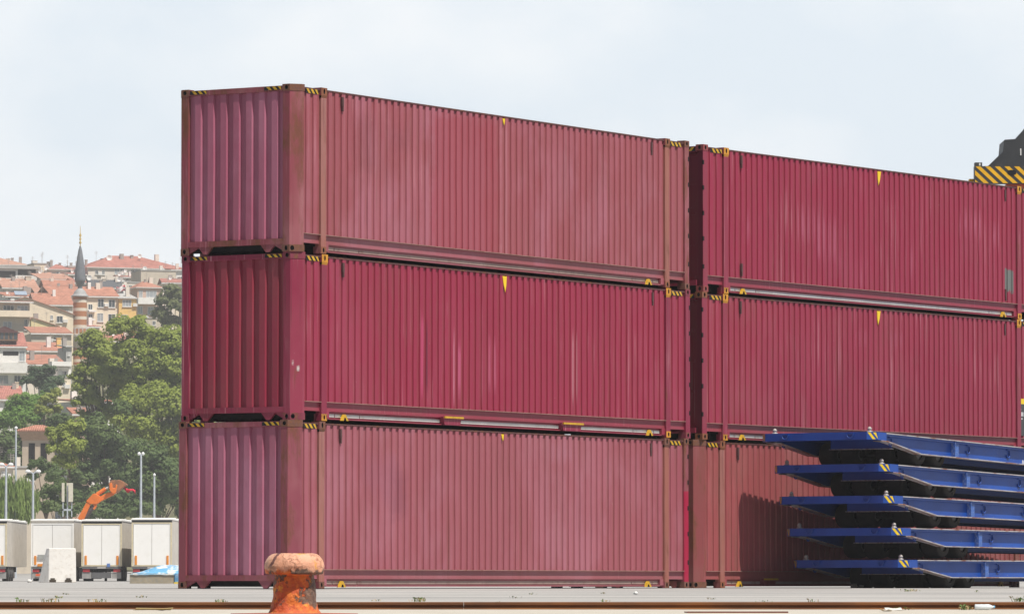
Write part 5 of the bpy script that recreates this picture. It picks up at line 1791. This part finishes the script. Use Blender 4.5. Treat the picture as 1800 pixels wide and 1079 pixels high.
def tree(label, Y, blobs, leaf, size=.42, dens=1.0, clumps=15, droop=0.0, name='tree', trunk_px=None, base=None):
    """blobs: (px, py, r_px) masses of foliage; each is a shell of small clumps of leaf-sized faces"""
    k = Y / F_PX
    px0 = trunk_px if trunk_px is not None else sum(b[0] * b[2] for b in blobs) / sum(b[2] for b in blobs)
    X0 = (px0 - 900) * k
    zb = max(ground_z(0, Y), hill_z(0, Y) if Y > 548 else -9) - .5 if base is None else base
    root = thing(name, label, 'tree', (X0, Y, zb))
    cen, nor = [], []
    tb = MB()
    lo = min(CAM_Z + (HOR - b[1]) * k - zb for b in blobs)
    hi = max(CAM_Z + (HOR - b[1]) * k - zb for b in blobs)
    rt = max(.15, .018 * hi)
    top = Vector((0, 0, max(lo * .6, hi * .45)))
    tb.tube((0, 0, -.5), top, rt, rt * .65, n=10)
    for (px, py, r) in blobs:
        c = np.array([(px - 900) * k - X0, 0.0, CAM_Z + (HOR - py) * k - zb])
        rr = r * k * 1.08
        c[1] = rng.normal(0, rr * .35)
        tb.tube(top - Vector((0, 0, rt)), Vector(c) - Vector((0, 0, rr * .2)), rt * .4, rt * .08, n=7)
        nc = max(22, int(clumps * 4.2 * (rr / 2.0) ** 1.4))
        for q in range(nc):
            d = rng.normal(size=3)
            d /= np.linalg.norm(d)
            if d[2] < -.5:
                d[2] *= -.4
            cc = c + d * rr * rng.uniform(.45, .98) * np.array([1, .95, .85])
            cr = rr * rng.uniform(.24, .42)
            nl = int(dens * 16 * (cr / size) ** 2) + 12
            dd = rng.normal(size=(nl, 3))
            dd /= np.linalg.norm(dd, axis=1, keepdims=True)
            rad = cr * rng.uniform(.35, 1.0, (nl, 1)) ** .5
            pp = cc + dd * rad * np.array([1.1, 1.0, .75])
            if droop:
                pp[:, 2] -= rng.uniform(0, droop, nl)
            ob = (pp - c) / rr
            nn = dd * .55 + ob * .75 + rng.normal(0, .42, (nl, 3)) + np.array([0, -.1, .45])
            nn /= np.linalg.norm(nn, axis=1, keepdims=True)
            cen.append(pp)
            nor.append(nn)
    cen, nor = np.concatenate(cen), np.concatenate(nor)
    n = len(cen)
    a = np.cross(nor, rng.normal(size=(n, 3)))
    a /= np.linalg.norm(a, axis=1, keepdims=True)
    bb = np.cross(nor, a)
    if droop:
        a = np.tile(np.array([0, 0, 1.0]), (n, 1)) + rng.normal(0, .12, (n, 3))
        bb = np.cross(a, nor)
        bb /= np.linalg.norm(bb, axis=1, keepdims=True) + 1e-6
    s1 = size * rng.uniform(.5, 1.15, (n, 1)) * (2.2 if droop else 1)
    s2 = s1 * rng.uniform(.5, .9, (n, 1)) * (.3 if droop else 1)
    V = np.stack([cen - a * s1 * .5, cen + bb * s2 * .5 + nor * .05 * size, cen + a * s1 * .5, cen - bb * s2 * .5 + nor * .05 * size], 1).reshape(-1, 3)
    me = bpy.data.meshes.new('crown')
    me.vertices.add(4 * n)
    me.vertices.foreach_set('co', V.ravel())
    me.loops.add(4 * n)
    me.loops.foreach_set('vertex_index', np.arange(4 * n))
    me.polygons.add(n)
    me.polygons.foreach_set('loop_start', np.arange(0, 4 * n, 4))
    me.polygons.foreach_set('loop_total', np.full(n, 4))
    me.materials.append(LEAF[leaf])
    me.update()
    o = bpy.data.objects.new('crown', me)
    C.objects.link(o)
    o.parent = root
    tb.build('trunk', BARK, root)
    return root


tree('tall plane tree left of the stack, crown covering the minaret foot', 604, [(160, 596, 22), (140, 622, 13), (178, 622, 30), (150, 650, 20), (190, 660, 32), (148, 684, 20), (212, 690, 26), (150, 598, 12), (136, 664, 15), (166, 706, 18), (138, 708, 14), (228, 668, 22), (160, 690, 16), (186, 718, 17), (172, 640, 16), (208, 640, 20), (196, 736, 16), (150, 730, 14)], 'plane', trunk_px=185)
tree('tallest plane tree directly beside the left stack', 600, [(212, 578, 24), (240, 572, 20), (262, 596, 28), (232, 612, 28), (300, 598, 30), (282, 640, 34), (312, 650, 32), (252, 655, 30), (240, 690, 24), (290, 682, 28), (330, 610, 30), (345, 660, 34)], 'plane', trunk_px=275)
tree('large plane tree with a shaded lower crown beside the stack', 592, [(236, 712, 30), (272, 700, 32), (306, 716, 32), (222, 742, 26), (262, 760, 34), (304, 776, 36), (340, 730, 34), (335, 800, 36)], 'plane', trunk_px=280)
tree('broad dark tree behind the excavator arm', 560, [(146, 756, 22), (168, 742, 18), (184, 772, 32), (150, 792, 30), (222, 792, 32), (190, 822, 36), (236, 838, 34), (150, 836, 28), (206, 872, 34), (165, 880, 30), (130, 868, 26), (246, 884, 28), (182, 900, 30), (122, 770, 18), (214, 720, 18)], 'dark', trunk_px=190)
tree('dark tree beside the short lamp post', 540, [(266, 806, 28), (292, 834, 34), (258, 850, 30), (304, 872, 32), (262, 892, 28), (325, 850, 34), (228, 900, 24)], 'dark', trunk_px=285)
tree('dull olive tree high on the slope beside the stack', 800, [(300, 512, 15), (288, 530, 16), (308, 538, 18), (282, 552, 16), (298, 565, 18), (318, 520, 16)], 'dull', .5, trunk_px=300)
tree('round bluish pine below the white terrace house', 720, [(66, 654, 15), (82, 650, 14), (58, 668, 16), (80, 672, 20), (98, 670, 14), (45, 670, 11), (92, 690, 16)], 'blue', .36, 1.2, trunk_px=75)
tree('bright green tree at the left below the red roof', 650, [(22, 716, 20), (46, 706, 20), (14, 742, 26), (46, 738, 26), (74, 700, 14), (62, 724, 18), (-15, 740, 26)], 'lime', .34, 1.2, trunk_px=25)
tree('yellowish green tree right of the bright green one', 640, [(86, 704, 16), (96, 720, 14), (76, 722, 15), (98, 690, 9)], 'olive', .36, trunk_px=88)
tree('dark spreading tree behind the thin lamp post', 622, [(14, 780, 28), (46, 768, 22), (20, 808, 26), (100, 744, 18), (114, 738, 16), (-16, 780, 28), (0, 826, 22)], 'dark', trunk_px=15)
tree('leafy tree overlapping the right corner of the pavilion', 532, [(108, 766, 22), (98, 788, 18), (126, 786, 24), (112, 812, 22), (92, 760, 12), (134, 752, 18)], 'plane', .36, trunk_px=112)
tree('small leafy tree in front of the pavilion windows', 512, [(66, 816, 16), (82, 826, 18), (100, 838, 18), (58, 838, 12)], 'dark', .32, trunk_px=82)
tree('pale green weeping willow behind the leftmost trailer', 470, [(10, 846, 16), (38, 852, 15), (24, 866, 20), (56, 870, 14), (-14, 860, 20), (40, 884, 18), (8, 884, 20)], 'willow', .30, 1.0, 22, 1.5, name='willow_tree', trunk_px=25)
tree('bushy green tree behind the phone mast', 480, [(82, 868, 18), (104, 862, 18), (126, 876, 20), (92, 890, 20), (120, 900, 18), (140, 898, 16), (74, 894, 16)], 'dark', .30, trunk_px=105)
tree('plane tree mostly hidden behind the left stack', 610, [(370, 640, 34), (400, 610, 30), (420, 670, 36), (380, 720, 36), (430, 740, 36), (400, 800, 40)], 'plane', .5, .8, trunk_px=395)
tree('dark tree wholly behind the left stack', 585, [(480, 700, 34), (520, 680, 34), (500, 760, 40), (550, 760, 36), (520, 830, 40), (460, 830, 36)], 'dark', .5, .8, trunk_px=505)

for i, (px, py, Y, lf) in enumerate([(350, 850, 575, 'dark'), (440, 860, 560, 'plane'), (500, 880, 570, 'dark'), (560, 850, 565, 'plane'), (600, 800, 590, 'dark'), (620, 880, 555, 'olive'), (450, 790, 640, 'plane'), (540, 740, 660, 'dark'), (600, 700, 690, 'plane')]):
    tree(['first', 'second', 'third', 'fourth', 'fifth', 'sixth', 'seventh', 'eighth', 'ninth'][i] + ' low bushy tree of the belt behind the left stack', Y, [(px, py, 34), (px - 30, py + 22, 28), (px + 30, py + 20, 28), (px - 8, py + 48, 32), (px + 22, py + 60, 28)], lf, .5, .8)

# ---------------------------------------------------------------- container handler behind the right stack
Yk = 124.0
k = Yk / F_PX
kx = lambda px: (px - 900) * k
kz = lambda py: CAM_Z + (HOR - py) * k
ox = kx(1757)
root = thing('container_handler', 'black container handler boom with yellow striped spreader behind the right stack', 'container handler', (ox, Yk, 0))
HBLK = simple('machine charcoal', (.045, .048, .052), .5, .4, .1, 1.5, dirt=((.10, .10, .10), .3))
HYEL = simple('machine yellow', (.78, .43, .02), .45, .4)
w_ = 2.5
xl = kx(1715.5) - ox
z1, z0 = kz(291), kz(322)
b = MB()
b.box(xl, xl + w_, .0, .28, z0, z1, 0)
per = 17 * k
hgt = z1 - z0
for i in range(-2, 12):
    u0 = xl + i * per + .02
    u1 = u0 + per * .52
    sh = hgt * 1.02
    # slanting bar clipped to the beam
    def clip(u, z):
        return min(max(u, xl + .01), xl + w_ - .01), z
    pts = []
    for (ua, za, ub, zb2) in ((u0, z1, u0 + sh, z0), (u1, z1, u1 + sh, z0)):
        pts.append(((ua, za), (ub, zb2)))
    poly = [pts[0][0], pts[1][0], pts[1][1], pts[0][1]]

    def cut(pl, side, val):
        r_ = []
        for p, q2 in zip(pl, pl[1:] + pl[:1]):
            ip, iq = (p[0] >= val) == side, (q2[0] >= val) == side
            if ip: r_.append(p)
            if ip != iq:
                f_ = (val - p[0]) / (q2[0] - p[0])
                r_.append((val, p[1] + f_ * (q2[1] - p[1])))
        return r_
    poly = cut(poly, True, xl + .01)
    if len(poly) > 2:
        poly = cut(poly, False, xl + w_ - .01)
    if len(poly) > 2:
        b.add([(p[0], -.006, min(max(p[1], z0 + .01), z1 - .01)) for p in poly], [tuple(range(len(poly)))[::-1]], 1)
b.f = [f for f in b.f]
sp = b.build('spreader_beam', [HBLK, HYEL], root)
b = MB()
N = 18
cxh, czh = kx(1781) - ox, kz(302.5)
b.add([(cxh + 9 * k * max(-.6, min(.6, math.cos(2 * math.pi * i / N) * .8)) + 2.5 * k * math.cos(2 * math.pi * i / N), -.012, czh + 4.6 * k * math.sin(2 * math.pi * i / N)) for i in range(N)], [tuple(range(N))], 0)
b.build('hand_hole', M['black'], root)
b = MB()
b.box(xl + .01, kx(1729) - ox, .02, .26, z1 + .0005, kz(284.5), 0)
b.box(kx(1723.5) - ox, kx(1726) - ox, .012, .0198, z1 + .01, kz(285.5), 1)
b.build('twistlock_box', [HBLK, FRAMEW], root)
b = MB()
b.box(kx(1772) - ox, kx(1772) - ox + 4.5, .1, .5, kz(335), z0 - .002)
b.build('telescopic_arm', simple('machine red', (.50, .10, .05), .5), root)
b = MB()
b.box(xl - .10, xl + .4, .29, .6, kz(330), kz(312))
b.build('corner_guide', HYEL, root)
pl = [(1740, 291), (1768, 264), (1770, 243.5), (1771.5, 242.3), (1791, 241), (1812, 218), (1850, 160), (1900, 160), (1880, 291)]
b = MB()
b.prism([(kx(p[0]) - ox, kz(p[1]) + .0008) for p in pl], lambda p, tt: (p[0], tt, p[1]), .35, 1.5)
b.f = [f[::-1] for f in b.f]
b.build('boom_head', HBLK, root, bevel=.02)
b = MB()
b.bar((kx(1860) - ox, .9, kz(180)), (kx(1860) - ox + 7, 6.0, 11.0), .8, .9)
b.build('boom', HBLK, root)
b = MB()
b.box(kx(1798.4) - ox, kx(1800.5) - ox, .33, .3498, kz(270), kz(258))
b.build('boom_label', FRAMEW, root)

# ---------------------------------------------------------------- haze
b = MB()
b.box(-320, 320, -90, 1450, -3.2, 84)
hz = b.build('haze', [new_mat('air')])
m = hz.data.materials[0]
o_ = m.node_tree.nodes.new("ShaderNodeOutputMaterial")
pv = m.node_tree.nodes.new("ShaderNodeVolumePrincipled")
pv.inputs['Color'].default_value = (.95, .97, 1.0, 1)
pv.inputs['Density'].default_value = HAZE
pv.inputs['Anisotropy'].default_value = 0.15
m.node_tree.links.new(pv.outputs[0], o_.inputs['Volume'])
tag(hz, 'pale summer haze over the yard and the hillside', 'haze', kind='stuff')
